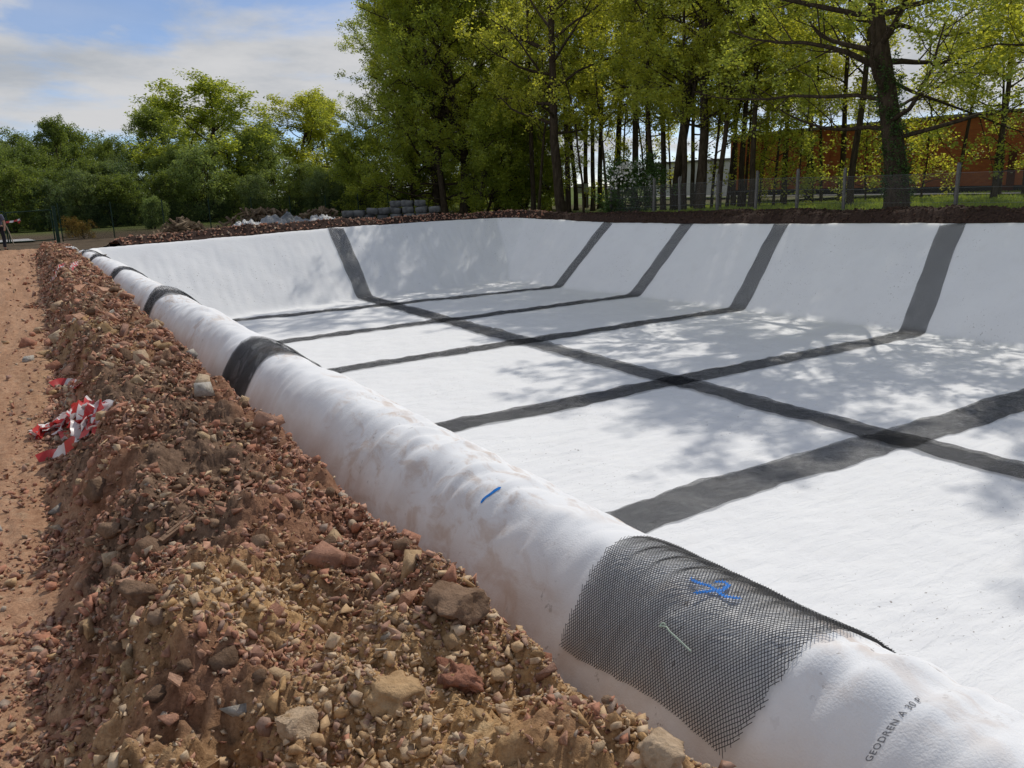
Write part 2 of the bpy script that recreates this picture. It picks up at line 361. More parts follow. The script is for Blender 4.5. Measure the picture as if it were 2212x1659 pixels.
def H(x, y, rough=True):
    x = np.asarray(x, float); y = np.asarray(y, float)
    d, rz, left = rim_query(x, y)
    W = 3.0 + 0.12*perlin(x*0.25, y*0.25, 4)
    r1 = np.where(left > .5, 0.5, 0.18); r2 = 0.35; D = rz - FLOOR
    m = D/(W - r1/2 - r2/2)
    dd = np.clip(d, 0, W)
    drop = np.where(dd < r1, m*dd*dd/(2*r1), np.where(dd < W-r2, m*(dd-r1/2), D - m*(W-dd)**2/(2*r2)))
    e = np.clip(-d, 0, 1)
    w = 0.42 + 0.035*perlin(x*0, y*0.9, 8)
    od = np.where(left > .5, 0.54*(e/w)**2.0, 0.25*(e/0.3)**1.5)
    z = rz - drop - np.minimum(od, 0.75)
    if rough:
        z = z + 0.022*perlin(x*0.7, y*0.7, 1) + 0.010*perlin(x*2.1, y*2.6, 2)
        wallm = sstep(0.15, 0.8, d)*(1-sstep(2.7, 3.4, d))
        z = z + wallm*(0.035*perlin(x*0.9+y*0.25, y*0.9, 21) + 0.012*perlin(x*4.0, y*2.5, 22) + 0.016*perlin(x*4.5, y*.7, 23)*sstep(31, 33.5, y) + 0.014*perlin(x*.7, y*4.0, 24)*sstep(21, 22.5, x))
        fl = sstep(2.8, 3.5, d)
        z = z + fl*(0.013*perlin(x*2.2+1.3*perlin(x*.5, y*.5, 3), y*6.0, 5) + 0.008*fbm(x*5.5, y*5.5, 2, .5, 6))
        for y0_, k_ in ((4.75, .035), (10.9, -.02), (16.8, .02), (22.6, .0)):
            z = z + fl*0.010*np.exp(-((y-y0_-k_*(x-8)-.04*perlin(x*.6, x*0, 61))/.035)**2)
        # lumps over the berm crest; gathers on its outer face
        cr_ = np.where(left > .5, 1-sstep(0.25, 0.9, d), 0)
        lump = np.abs(perlin(x*2.4+0.5*perlin(x*3, y*3, 30), y*6.5, 31))
        z = z + cr_*(0.042*lump - 0.015 + 0.005*fbm(x*6, y*11, 2, .4, 33) + 0.010*sstep(.25, .6, perlin(x*5, y*4.2, 36))*sstep(-.35, .1, d))
        z = z + cr_*0.035*perlin(x*0.2, y*0.55, 12)
        og = np.where(left > .5, sstep(0.02, 0.25, e), 0)
        z = z + og*(0.06*perlin(x*0.8, y*1.9, 14) + 0.035*perlin(x*1.5, y*6, 15)*sstep(3, 9, y))
    return z

# ---- liner panels
xs = np.concatenate([np.arange(1.38, 2.80, 0.022), np.arange(2.80, 5.6, 0.07), np.arange(5.6, 21.0, 0.085), np.arange(21.0, 26.2, 0.075)])
ys = np.concatenate([np.arange(-12.0, 0.4, 0.4), np.arange(0.4, 4.5, 0.024), np.arange(4.5, 12, 0.05), np.arange(12, 38.2, 0.085)])
SEAM = [1.88, 8.0, 13.6, 20.0, 25.2, 30.0]
liner = tag(empty('pit_liner', (12, 12, FLOOR)), 'white geotextile sheet lining the excavated pit and wrapped over its berm', 'geotextile')
cuts = [0] + [int(np.argmin(np.abs(ys-s))) for s in SEAM] + [len(ys)-1]
LOFF = Vector((12, 12, FLOOR))
for a, b in zip(cuts[:-1], cuts[1:]):
    yy = ys[a:b+1]; gx, gy = np.meshgrid(xs, yy, indexing='ij'); gz = H(gx, gy)
    d, rz, left = rim_query(gx, gy)
    v = np.stack([gx-12, gy-12, gz-FLOOR], -1).reshape(-1, 3); f = grid_faces(len(xs), len(yy))
    keep = ((d > -0.48).reshape(-1)[f]).all(1); f = f[keep]
    used = np.unique(f); remap = -np.ones(len(v), np.int64); remap[used] = np.arange(len(used))
    berm_m = (left*(1-sstep(0.15, 0.9, d))).reshape(-1)[used]
    low = (left*sstep(0.0, 0.44, -d)).reshape(-1)[used]
    me = mesh_np('fabric_panel', v[used], remap[f], True)
    set_col(me, np.stack([berm_m, low, (0.25+0.75*sstep(2.6, 3.3, d)).reshape(-1)[used]], 1)); link('fabric_panel', me, FABRIC, liner)

def Hm(x, y):                  # height of the built sheet (between its grid points), not of the ideal surface
    x = np.asarray(x, float); y = np.asarray(y, float); i = np.clip(np.searchsorted(xs, x)-1, 0, len(xs)-2); j = np.clip(np.searchsorted(ys, y)-1, 0, len(ys)-2)
    fx = (x-xs[i])/(xs[i+1]-xs[i]); fy = (y-ys[j])/(ys[j+1]-ys[j])
    return (H(xs[i], ys[j])*(1-fx)+H(xs[i+1], ys[j])*fx)*(1-fy) + (H(xs[i], ys[j+1])*(1-fx)+H(xs[i+1], ys[j+1])*fx)*fy
# ---- mesh strips
def strip_mesh(path, width, layers=3, seed=0, lift=0.014, step=0.10, e0=None):
    path = np.array(path, float); seg = np.hypot(*(np.diff(path, axis=0).T)); L = np.concatenate([[0], np.cumsum(seg)])
    n = max(8, int(L[-1]/step)); s = np.linspace(0, L[-1], n); x = np.interp(s, L, path[:, 0]); y = np.interp(s, L, path[:, 1])
    tx = np.gradient(x, s); ty = np.gradient(y, s); tl = np.hypot(tx, ty); tx /= tl; ty /= tl
    k = 9; w = np.linspace(-0.5, 0.5, k)
    off = 0.05*perlin(s*0.35, s*0+seed, seed) + 0.022*perlin(s*1.6, s*0, seed+3)
    W = width*(1+0.10*perlin(s*0.5, s*0+2.2, seed+5) + 0.06*perlin(s*2.3, s*0, seed+6))
    gw = w[None, :]*W[:, None] + off[:, None]
    gx = x[:, None] - ty[:, None]*gw; gy = y[:, None] + tx[:, None]*gw
    gz = H(gx, gy) + lift + 0.034*np.maximum(0, perlin(s[:, None]*1.4 + 0*gw, gw*2.5+s[:, None]*.3, seed+9)) \
        + (np.abs(w)[None, :] > 0.45)*0.030*np.maximum(0, perlin(s[:, None]*1.9, 0*gw+5*np.sign(w)[None, :], seed+11))
    arc = np.concatenate([[0], np.cumsum(np.sqrt(np.diff(gx[:, 4])**2+np.diff(gy[:, 4])**2+np.diff(gz[:, 4])**2))])
    dq, _, lq = rim_query(gx, gy); gap = np.where(lq > .5, 0.0042-0.0034*sstep(0.9, 1.3, dq), 0.0008) + 0.0005*sstep(2.6, 3.0, dq); V = []; F = []; U = []
    for l in range(layers):
        V.append(np.stack([gx, gy, gz+gap*l], -1).reshape(-1, 3)); F.append(grid_faces(n, k, l*n*k))
        U.append(np.stack([np.repeat(arc, k), (w[None, :]*width+np.zeros((n, 1))).ravel()], 1))
    me = mesh_np('mesh_strip', np.concatenate(V), np.concatenate(F), True); set_uv(me, np.concatenate(U)); return me
XS0 = 1.52
strips = [
    ([(XS0, 7.72), (2.2, 7.74), (5, 7.95), (8, 8.08), (21.7, 8.1), (25.25, 8.3)], .86, 'black mesh strip over berm and floor, first along the berm from the blue cross'),
    ([(XS0+.02, 13.3), (2.2, 13.35), (7, 13.55), (21.7, 13.75), (25.0, 14.55)], .74, 'black mesh strip across the pit floor, second along the berm from the blue cross'),
    ([(XS0+.04, 18.8), (2.2, 18.9), (7, 20.0), (21.8, 20.45), (24.85, 21.0)], .70, 'black mesh strip across the pit floor, third along the berm from the blue cross'),
    ([(XS0+.06, 24.2), (2.2, 24.3), (7, 25.2), (21.4, 25.85), (24.55, 25.7)], .68, 'black mesh strip across the pit floor, second one short of the dark soil bank'),
    ([(5.6, 30.8), (21.4, 30.6), (23.95, 30.35)], .66, 'black mesh strip across the pit floor closest to the dappled end wall'),
    ([(12.75, -9), (12.7, 20), (12.85, 33.4), (12.75, 36.2)], .80, 'long black mesh strip crossing all the others along the middle of the pit floor'),
]
strips.append(([(XS0+.08, 28.0), (2.2, 28.1), (2.6, 28.15)], .5, 'short black mesh strip over the far end of the berm near the white bag'))
for i, (p, w, lab) in enumerate(strips):
    tag(link('mesh_strip', strip_mesh(p, w, 4, 3+7*i, 0.014 if i < 5 else 0.034), NET), lab, 'mesh strip', 'black mesh strips over the liner seams')
# the near strip: real strands over the berm, sheet further down the slope
near = tag(empty('mesh_strip', (1.9, 1.87, .5)), 'black diamond mesh strip painted with a blue cross, draped over the white berm', 'mesh strip', 'black mesh strips over the liner seams')
P0 = Vector((1.9, 1.87, .5))
xa = np.linspace(1.46, 3.2, 600); za = H(xa, np.full_like(xa, 1.87), False); arc_a = np.concatenate([[0], np.cumsum(np.hypot(np.diff(xa), np.diff(za)))])
def net_lift(u, vv):
    return 0.016 + 0.008*np.maximum(0, perlin(u*2.3, vv*2.1, 41)) + 0.02*sstep(0.50, 0.25, u)*(0.5+perlin(vv*2.0, u*0, 43))
def net_point(u, vv):          # u: arc length over the berm from its outer foot, vv: along the berm
    x = np.interp(u, arc_a, xa); y = vv + 0.10*(u-0.7)*0.3
    tz = np.interp(u+.02, arc_a, za)-np.interp(u-.02, arc_a, za); tx = np.interp(u+.02, arc_a, xa)-np.interp(u-.02, arc_a, xa)
    l = np.hypot(tx, tz); nx, nz = -tz/l, tx/l; k = net_lift(u, vv)
    acc = sum(H(x+a_, y+b_) for a_, b_ in ((0, 0), (.05, 0), (-.05, 0), (0, .06), (0, -.06), (0, .12), (0, -.12)))/7
    return np.stack([x+nx*k, y, acc+nz*k], -1)
U0, U1, VA, VB = 0.38, 1.50, 1.40, 2.36
def pick(px, py):              # berm surface point under a pixel
    z = .45
    for _ in range(12):
        q = at_z(px, py, z); z = 0.5*z + 0.5*float(H(np.array(q[0]), np.array(q[1])))
    return (q[0], q[1])
CROSS = [np.array([pick(*q) for q in st]) for st in ([(1492, 1256), (1530, 1275), (1565, 1294), (1598, 1301)], [(1502, 1293), (1530, 1288), (1562, 1284), (1574, 1272), (1564, 1264), (1546, 1266)])]
def cross_dist(p):
    best = np.full(len(p), 9.0)
    for st in CROSS:
        for a, b in zip(st[:-1], st[1:]):
            e = b-a; t = np.clip(((p[:, :2]-a) @ e)/(e @ e), 0, 1); best = np.minimum(best, np.linalg.norm(p[:, :2]-a-t[:, None]*e, axis=1))
    return best
strand = {False: ([], []), True: ([], [])}; cnt = {False: 0, True: 0}
pitch = 0.0105; slope = 0.72
def add_strand(p, blue, r):
    n = len(p); t = np.gradient(p, axis=0); t /= np.linalg.norm(t, axis=1)[:, None]
    a = np.cross(t, np.array([0.3, 0.1, 0.95])); a /= np.linalg.norm(a, axis=1)[:, None]; b = np.cross(t, a)
    ring = np.stack([p+r*a, p+r*b, p-r*a, p-r*b], 1).reshape(-1, 3) - np.array(P0); i0 = np.arange(n-1); c = cnt[blue]
    for k in range(4):
        strand[blue][1].append(np.stack([c+i0*4+k, c+i0*4+(k+1) % 4, c+(i0+1)*4+(k+1) % 4, c+(i0+1)*4+k], 1))
    strand[blue][0].append(ring); cnt[blue] += n*4
for fam in (1, -1):
    c = -2.5
    while c < 5.0:
        # line vv = fam*slope*u + c
        u = np.arange(U0, U1+1e-6, 0.02); vv = fam*slope*u + c
        lo = VA + 0.012*np.sin(u*9) + 0.10*sstep(0.8, 0.25, u); hi = VB + 0.014*np.sin(u*7+1)-0.05*sstep(0.55, 0.1, u)
        frays = 0.012*random.random(); ok = (vv > lo-frays) & (vv < hi+frays)
        if ok.sum() > 2:
            p = net_point(u[ok], vv[ok]); p[:, 2] += 0.0022*fam; add_strand(p, False, 0.00115)
            if cross_dist(p).min() < 0.03:
                uu = np.arange(u[ok][0], u[ok][-1], 0.003); pf = net_point(uu, fam*slope*uu+c); pf[:, 2] += 0.0022*fam; near_ = cross_dist(pf) < 0.009
                runs = np.split(np.arange(len(uu)), np.where(np.diff(near_.astype(int)) != 0)[0]+1)
                for r_ in runs:
                    if near_[r_[0]] and len(r_) > 1: add_strand(pf[r_], True, 0.0016)
        c += pitch/math.cos(math.atan(slope))
strand_v, strand_f = strand[False]
link('paint_mark', mesh_np('paint_mark', np.concatenate(strand[True][0]), np.concatenate(strand[True][1])), BLUE, near)['kind'] = 'stuff'
link('net_strands', mesh_np('net_strands', np.concatenate(strand_v), np.concatenate(strand_f)), NETSTRAND, near)['kind'] = 'stuff'
me = strip_mesh([(2.62, 1.88), (5, 1.9), (21.7, 1.95), (25.3, 2.0)], .9, 3, 77); me.transform(Matrix.Translation(-P0)); link('lower_sheet', me, NET, near)

def paint_stroke(pts, w, lift, parent, off, name='paint_mark', fn=None):
    """a flat painted stroke following the berm: pts are (x, y)"""
    pts = np.array(pts, float); L = np.concatenate([[0], np.cumsum(np.hypot(*np.diff(pts, axis=0).T))]); n = max(6, int(L[-1]/0.008)); s = np.linspace(0, L[-1], n)
    x = np.interp(s, L, pts[:, 0]); y = np.interp(s, L, pts[:, 1]); tx = np.gradient(x, s); ty = np.gradient(y, s); l = np.hypot(tx, ty); tx /= l; ty /= l
    ww = w*(0.8+0.35*np.abs(perlin(s*30, s*0, 3)))*np.clip(np.minimum(s, L[-1]-s)/0.01+.35, 0, 1)
    k = 4; q = np.linspace(-.5, .5, k)[None, :]*ww[:, None]
    gx = x[:, None]-ty[:, None]*q; gy = y[:, None]+tx[:, None]*q; gz = Hm(gx, gy)+lift if fn is None else fn(gx, gy)
    me = mesh_np(name, np.stack([gx, gy, gz], -1).reshape(-1, 3)-np.array(off), grid_faces(n, k), True); return link(name, me, BLUE, parent)
paint_stroke([pick(*q) for q in ((1039, 1088), (1045, 1078), (1060, 1067), (1082, 1053))], 0.024, 0.003, liner, LOFF)
def on_net(x, y):
    acc = sum(H(x+a_, y+b_) for a_, b_ in ((0, 0), (.05, 0), (-.05, 0), (0, .06), (0, -.06), (0, .12), (0, -.12)))/7; u = np.interp(x, xa, arc_a)
    return acc + net_lift(u, y) - 0.0015
for st in CROSS: paint_stroke(st, 0.015, 0.0, near, P0, 'paint_mark', on_net)

# printed lettering on the near berm
tcv = bpy.data.curves.new('lettering', 'FONT'); tcv.body = 'GEODREN A 30 P'; tcv.size = 0.040; tcv.offset = 0.0003; tcv.space_character = 1.12; tcv.resolution_u = 3
tob = bpy.data.objects.new('lettering', tcv); C.objects.link(tob); bpy.context.view_layer.update()
tme = bpy.data.meshes.new_from_object(tob); bpy.data.objects.remove(tob)
bm = bmesh.new(); bm.from_mesh(tme); bmesh.ops.subdivide_edges(bm, edges=[e for e in bm.edges if e.calc_length() > 0.008], cuts=2); bmesh.ops.triangulate(bm, faces=bm.faces[:])
a0, a1 = pick(1880, 1648), pick(1985, 1522)
tw = max(v.co.x for v in bm.verts)
u0 = float(np.interp(a0[0], xa, arc_a)); u1 = float(np.interp(a1[0], xa, arc_a))
for v in bm.verts:
    f_ = v.co.x/tw; x = float(np.interp(u0+(u1-u0)*1.10*f_, arc_a, xa)); y = a0[1]+(a1[1]-a0[1])*f_ + v.co.y*0.68
    v.co = Vector((x, y, float(Hm(np.array(x), np.array(y)))+0.0025)) - LOFF
bm.to_mesh(tme); bm.free(); link('printed_lettering', tme, PRINT, liner)

# ---------------------------------------------------------------- soil ridge and path (near, detailed)
def xl(y): return -0.28 + 0.42*(1-np.exp(-np.maximum(y-2, 0)/6)) + 0.018*y
def xr(y): return 1.22 + 0.016*y + 0.19*np.exp(-np.maximum(y-1.0, 0)/1.6)
def ridge(x, y, fine=True):
    l = xl(y) + 0.14*perlin(y*0.5, y*0, 51) + 0.07*perlin(y*1.7, x*0, 52); r = xr(y) + 0.05*perlin(y*0.9, y*0, 53)
    c = l + (0.36-0.09*sstep(4.5, 2.0, y))*(r-l) + 0.06*perlin(y*0.6, y*0, 54)
    hh = 0.42 - 0.05*sstep(4.5, 2.0, y) + 0.07*perlin(y*0.35, y*0, 55) + 0.05*perlin(y*1.1, y*0+3, 56)
    up = sstep(0, 1, (x-l)/(c-l)); dn = 1 - 0.16*sstep(0, 1, (x-c)/(r-c))
    z = hh*up*dn*(1 - sstep(0, 1, (x-r)/(0.24))*1.0) - 0.10*sstep(0, 1, (x-r)/0.22)
    end = 1 - sstep(33.5, 36.0, y); z = z*end
    if fine:
        on = sstep(-0.10, 0.35, (x-l)/(c-l))*(1-0.5*sstep(0.9, 1.1, (x-l)/(r-l)))*end
        fk = 1-sstep(0.1, 0.5, (x-c)/(r-c)); z = z + on*fk*0.05*np.abs(fbm(x*4.6, y*4.2, 3, .6, 63))
        z = z + on*(0.12*fbm(x*2.4, y*2.0, 3, .5, 60) + 0.050*np.abs(fbm(x*7, y*7, 3, .6, 65)) + 0.018*fbm(x*26, y*26, 2, .5, 70))
        z = z + (1-on)*(0.030*fbm(x*2.9, y*0.6, 3, .5, 75) + 0.009*fbm(x*17, y*14, 3, .55, 78))
    return z
def ochre(x, y):
    near_ = sstep(3.3, 1.9, y + 0.5*perlin(x*1.3, y*1.3, 81))*sstep(-0.35, 0.25, perlin(x*1.5, y*1.5, 82)+0.35)
    mid = np.exp(-((y-10.2)/1.9)**2 - ((x-0.62)/0.42)**2)*sstep(-0.1, 0.25, perlin(x*2, y*1.2, 83)+0.15)
    spot = 0.9*np.exp(-((y-2.9)/0.35)**2-((x-0.66)/0.25)**2) + 0.8*np.exp(-((y-1.95)/0.35)**2-((x-0.95)/0.25)**2)
    return np.clip(0.82*near_+mid+spot, 0, 1)
def grey_(x, y):
    return np.clip(sstep(0.05, 0.4, perlin(x*1.2, y*0.7, 86)+0.25*np.exp(-((y-6.5)/2.0)**2))*0.85, 0, 1)
ry = [0.75]
while ry[-1] < 40: ry.append(ry[-1] + max(0.009, 0.0052*ry[-1]))
ry = np.array(ry); rx = np.concatenate([np.arange(-3.0, -0.8, 0.06), np.arange(-0.8, 2.05, 0.0135)])
gx, gy = np.meshgrid(rx, ry, indexing='ij'); gz = ridge(gx, gy)
me = mesh_np('soil_ridge', np.stack([gx, gy, gz], -1).reshape(-1, 3), grid_faces(len(rx), len(ry)), True)
on_path = 1-sstep(-0.1, 0.25, gx-xl(gy))
set_col(me, np.stack([ochre(gx, gy).ravel()*0.9, (grey_(gx, gy)*(1-ochre(gx, gy))*(1-on_path)).ravel(), on_path.ravel()], 1))
tag(link('soil_ridge', me, SOIL), 'bare reddish soil path with a long ridge of rubble beside the white berm', None, None, 'structure')

# ---- rim bank on the far sides (dark spoil along the end wall and the right wall)
path_r = RIM[3:, :]; seg = np.hypot(*np.diff(path_r[:, :2], axis=0).T); Lr = np.concatenate([[0], np.cumsum(seg)])
sR = np.arange(2.6, Lr[-1], 0.11); bx = np.interp(sR, Lr, path_r[:, 0]); by = np.interp(sR, Lr, path_r[:, 1]); bz = np.interp(sR, Lr, path_r[:, 2])
ker = np.ones(13)/13
bxs = np.convolve(np.pad(bx, 6, 'edge'), ker, 'valid'); bys = np.convolve(np.pad(by, 6, 'edge'), ker, 'valid')
tx = np.gradient(bxs); ty = np.gradient(bys); tl = np.hypot(tx, ty); nx_, ny_ = -ty/tl, tx/tl           # outward
def land(x, y):
    """natural ground outside the works"""
    r_side = sstep(20, 27, x)*(0.22 + 0.46*sstep(40, 24, y)) + 0.35*sstep(34, 60, x)*sstep(55, 25, y)
    return r_side + 0.05*perlin(x*0.2, y*0.2, 91)
BANKW = 2.6; ew = np.concatenate([np.arange(0.0, 1.4, 0.07), np.arange(1.4, BANKW+.01, 0.15)])
ex = bx[:, None]+nx_[:, None]*(ew[None, :]+0.02); ey = by[:, None]+ny_[:, None]*(ew[None, :]+0.02)
def bank_h(s, e, rimz, x, y):
    top = (0.12+0.18*sstep(0.0, 4.0, s)) + 0.10*perlin(s*0.35, s*0, 95) + 0.06*perlin(s*1.1, s*0, 96)
    g = land(x, y)
    k = sstep(0, 0.55, e)*(1-sstep(0.9, 2.5, e))
    base = rimz*(1-sstep(0.3, 2.4, e)) + g*sstep(0.3, 2.4, e)
    return base + top*k + 0.02*sstep(0.0, .05, e) - 0.03*(e < .02) + (0.055*fbm(x*2.2, y*2.2, 3, .55, 97) + 0.03*fbm(x*7, y*7, 2, .5, 98))*sstep(0.03, 0.4, e)
ez = bank_h(sR[:, None]+0*ex, ew[None, :]+0*ex, bz[:, None]+0*ex, ex, ey)
me = mesh_np('soil_bank', np.stack([ex, ey, ez], -1).reshape(-1, 3), grid_faces(len(sR), len(ew))[:, ::-1], True)
tag(link('soil_bank', me, BANKSOIL), 'low dark bank of spoil heaped along the far rim of the pit', None, None, 'structure')

# ---- the ground sheet
gxs = np.concatenate([[-900, -400, -200, -100, -50, -25], np.arange(-14, 75, 0.75), [80, 90, 110, 150, 220, 400, 900]])
gys = np.concatenate([[-600, -200, -80, -40, -25], np.arange(-18, 75, 0.75), [80, 90, 105, 130, 180, 300, 600, 1500]])
gx, gy = np.meshgrid(gxs, gys, indexing='ij'); d, rz, left = rim_query(gx, gy); gz = land(gx, gy) - 0.03
gz = np.where(d > np.where((gx < 7) & (gy > 29), 0.15, -1.1), -3.6, gz)
gz = np.where((gx > -2.6) & (gx < 2.0) & (gy > 1.2) & (gy < 39), -0.25, gz)
me = mesh_np('ground', np.stack([gx, gy, gz], -1).reshape(-1, 3), grid_faces(len(gxs), len(gys)))
gm = np.clip(sstep(24, 26, gx)*sstep(60, 40, gy) + sstep(52, 70, gy)*0.8, 0, 1)
set_col(me, np.stack([gm.ravel()]*3, 1)); tag(link('ground', me, GROUND), None, None, None, 'structure')

# ---------------------------------------------------------------- rubble
def ico(sub):
    bm = bmesh.new(); bmesh.ops.create_icosphere(bm, subdivisions=sub, radius=1.0)
    v = np.array([p.co[:] for p in bm.verts]); f = np.array([[q.index for q in p.verts] for p in bm.faces]); bm.free(); return v, f
ICO1 = ico(1); ICO2 = ico(2); ICO3 = ico(4)
CUBE = (np.array([(x, y, z) for z in (-1, 1) for x, y in ((-1, -1), (1, -1), (1, 1), (-1, 1))], float)*0.7,
        np.array([(3, 2, 1), (3, 1, 0), (4, 5, 6), (4, 6, 7), (0, 1, 5), (0, 5, 4), (1, 2, 6), (1, 6, 5), (2, 3, 7), (2, 7, 6), (3, 0, 4), (3, 4, 7)]))
def hull(seed, n=10, flat=.75):
    r = np.random.default_rng(seed); p = np.sign(r.normal(size=(n, 3)))*r.uniform(.45, 1.0, (n, 3))**.6; p = p*np.array([1.0, r.uniform(.5, .9), r.uniform(.35, flat)])
    bm = bmesh.new(); vs = [bm.verts.new(q) for q in p]; bmesh.ops.convex_hull(bm, input=vs); bmesh.ops.delete(bm, geom=[v for v in bm.verts if not v.link_faces], context='VERTS')
    bmesh.ops.triangulate(bm, faces=bm.faces[:]); bmesh.ops.recalc_face_normals(bm, faces=bm.faces[:]); bm.verts.index_update()
    v = np.array([q.co[:] for q in bm.verts]); f = np.array([[q.index for q in p_.verts] for p_ in bm.faces]); bm.free(); return v, f
HULLS = [hull(700+i, 9 if i % 2 else 8) for i in range(14)]
def rots(n):
    q = rng.normal(size=(n, 4)); q /= np.linalg.norm(q, axis=1)[:, None]; w, x, y, z = q.T
    return np.stack([np.stack([1-2*(y*y+z*z), 2*(x*y-z*w), 2*(x*z+y*w)], -1), np.stack([2*(x*y+z*w), 1-2*(x*x+z*z), 2*(y*z-x*w)], -1), np.stack([2*(x*z-y*w), 2*(y*z+x*w), 1-2*(x*x+y*y)], -1)], 1)
def scatter_mesh(name, p, size, mat, boxy=0.5, flat=0.65):
    n = len(p); V = []; F = []; off = 0; pickk = rng.integers(0, len(HULLS), n); pickk[rng.random(n) > boxy] = -1
    for tmpl, idx in [(HULLS[i], np.where(pickk == i)[0]) for i in range(len(HULLS))] + [(ICO1, np.where(pickk < 0)[0])]:
        tv, tf = tmpl; m = len(idx)
        if not m: continue
        ax = rng.uniform(0.6, 1.3, (m, 3))
        v = tv[None]*(1+rng.normal(0, 0.10, (m, len(tv), 1)))*ax[:, None, :]*size[idx][:, None, None]*0.5 + rng.normal(0, 0.03, (m, len(tv), 3))*size[idx][:, None, None]
        rz_ = rng.uniform(0, 2*PI, m); R = rots(m)
        flatm = rng.random(m) < 0.6; cz, sz = np.cos(rz_), np.sin(rz_); tl = rng.normal(0, .25, (m, 2))
        RZ = np.zeros((m, 3, 3)); RZ[:, 0, 0] = cz; RZ[:, 0, 1] = -sz; RZ[:, 1, 0] = sz; RZ[:, 1, 1] = cz; RZ[:, 2, 2] = 1; RZ[:, 2, 0] = tl[:, 0]; RZ[:, 2, 1] = tl[:, 1]
        R = np.where(flatm[:, None, None], RZ, R)
        v = np.einsum('nij,nkj->nki', R, v) + p[idx][:, None, :]
        V.append(v.reshape(-1, 3)); F.append((tf[None]+(np.arange(m)*len(tv))[:, None, None]+off).reshape(-1, 3)); off += m*len(tv)
    me = mesh_np(name, np.concatenate(V), np.concatenate(F)); return tag(link(name, me, mat), kind='stuff')
def samples(n, y0, y1, path_frac=0.12, edge=0.16):
    y = np.exp(rng.uniform(math.log(y0), math.log(y1), n)) if y1 < 99 else rng.uniform(y0, y1, n)
    u = rng.random(n); lo = xl(y)-0.08; hi = xr(y)+edge; x = lo + (hi-lo)*u
    pth = rng.random(n) < path_frac; x = np.where(pth, lo - rng.exponential(0.35, n), x); return x, y
def settle(x, y, s, sink=0.27): return np.stack([x, y, ridge(x, y) + s*sink], 1)
parts = []
for n, y0, y1, s0, s1 in ((34000, 0.9, 3.6, 0.008, 0.024), (9500, 0.9, 4.2, 0.020, 0.052), (17000, 3.4, 8.5, 0.012, 0.034), (4200, 3.5, 9, 0.03, 0.07), (9000, 8, 18, 0.022, 0.06), (1600, 8, 18, .05, .10), (7000, 17, 36, 0.04, 0.12)):
    x, y = samples(n, y0, y1, 0.08 if s1 < .04 else 0.03); s = s0*(s1/s0)**(rng.random(n)**1.5); dens = perlin(x*1.9, y*1.6, 101)
    # sandy bare spots hold few stones
    keep = rng.random(n) < np.clip(0.60+1.05*dens, 0.10, 1); parts.append((x[keep], y[keep], s[keep]))
x = np.concatenate([q[0] for q in parts]); y = np.concatenate([q[1] for q in parts]); s = np.concatenate([q[2] for q in parts])
oc = ochre(x, y)*0.85 + 0.08; gr = grey_(x, y)*0.55; r_ = rng.random(len(x))
k1 = r_ < oc; k2 = (~k1) & (r_ < oc+gr*(1-oc)); k3 = ~(k1 | k2)
for k, m, nm in ((k1, ST_OCH, 'ochre_gravel'), (k2, ST_GRY, 'brown_gravel'), (k3, ST_RED, 'red_gravel')):
    scatter_mesh(nm, settle(x[k], y[k], s[k]), s[k], m, 0.92 if m is not ST_GRY else 0.6)
# shards on the far bank
n = 9000; sb = rng.uniform(2.6, Lr[-1], n); e = rng.uniform(0.05, 1.5, n)
X = np.interp(sb, sR, bx)+np.interp(sb, sR, nx_)*e; Y = np.interp(sb, sR, by)+np.interp(sb, sR, ny_)*e
Z = bank_h(sb, e, np.interp(sb, sR, bz), X, Y); ss = rng.uniform(0.04, 0.13, n)
redm = (sb < 24) & (rng.random(n) < 0.9 - 0.5*np.exp(-((sb-10)/4)**2))
scatter_mesh('red_bank_rubble', np.stack([X, Y, Z+.02], 1)[redm], ss[redm], ST_RED, .7); scatter_mesh('dark_bank_rubble', np.stack([X, Y, Z+.01], 1)[~redm][:3500], ss[~redm][:3500]*.8, DARKSHARD, .3)

# ---- individual stones: shared shapes, one object each
def stone_shape(tmpl, seed, boxy, rough):
    v, f = tmpl; r = np.random.default_rng(seed); v = v.copy()
    if boxy:     # cut by random planes: an angular fragment
        for _ in range(9):
            nrm = r.normal(size=3); nrm /= np.linalg.norm(nrm); h = r.uniform(0.45, 0.72); dd = v @ nrm; v = v - np.clip(dd-h, 0, None)[:, None]*nrm[None]
    k = 1 + rough*(fbm(v[:, 0]*1.5+seed, v[:, 1]*1.5+v[:, 2]*.7, 4, .6, seed % 40) + .8*np.abs(fbm(v[:, 2]*3.1+seed, v[:, 1]*2.9-v[:, 0]*.9, 3, .6, seed % 31)) - .3); v = v*k[:, None]*np.array([1, .8, .6])
    v = v/np.abs(v).max(); return v, f
def stone_mesh(name, tmpl, seed, boxy, rough, mat, smooth=False):
    v, f = stone_shape(tmpl, seed, boxy, rough); me = mesh_np(name, v*0.5, f, smooth); me.materials.append(mat); return me
def hull_mesh(name, seed, mat, n=10, flat=.75):
    v, f = hull(seed, n, flat); me = mesh_np(name, v/np.abs(v).max()*.5, f); me.materials.append(mat); return me
SH = {'red_stone': [hull_mesh('red_stone', 200+i, OB_RED) for i in range(9)],
      'ochre_stone': [hull_mesh('ochre_stone', 230+i, OB_OCH, 13, .9) for i in range(4)]+[stone_mesh('ochre_stone', ICO2, 230+i, True, .25, OB_OCH) for i in range(2)],
      'soil_clod': [stone_mesh('soil_clod', ICO2, 260+i, False, .38, OB_GRY) for i in range(5)],
      'pale_stone': [hull_mesh('pale_stone', 290+i, OB_WHITE, 11) for i in range(2)]}
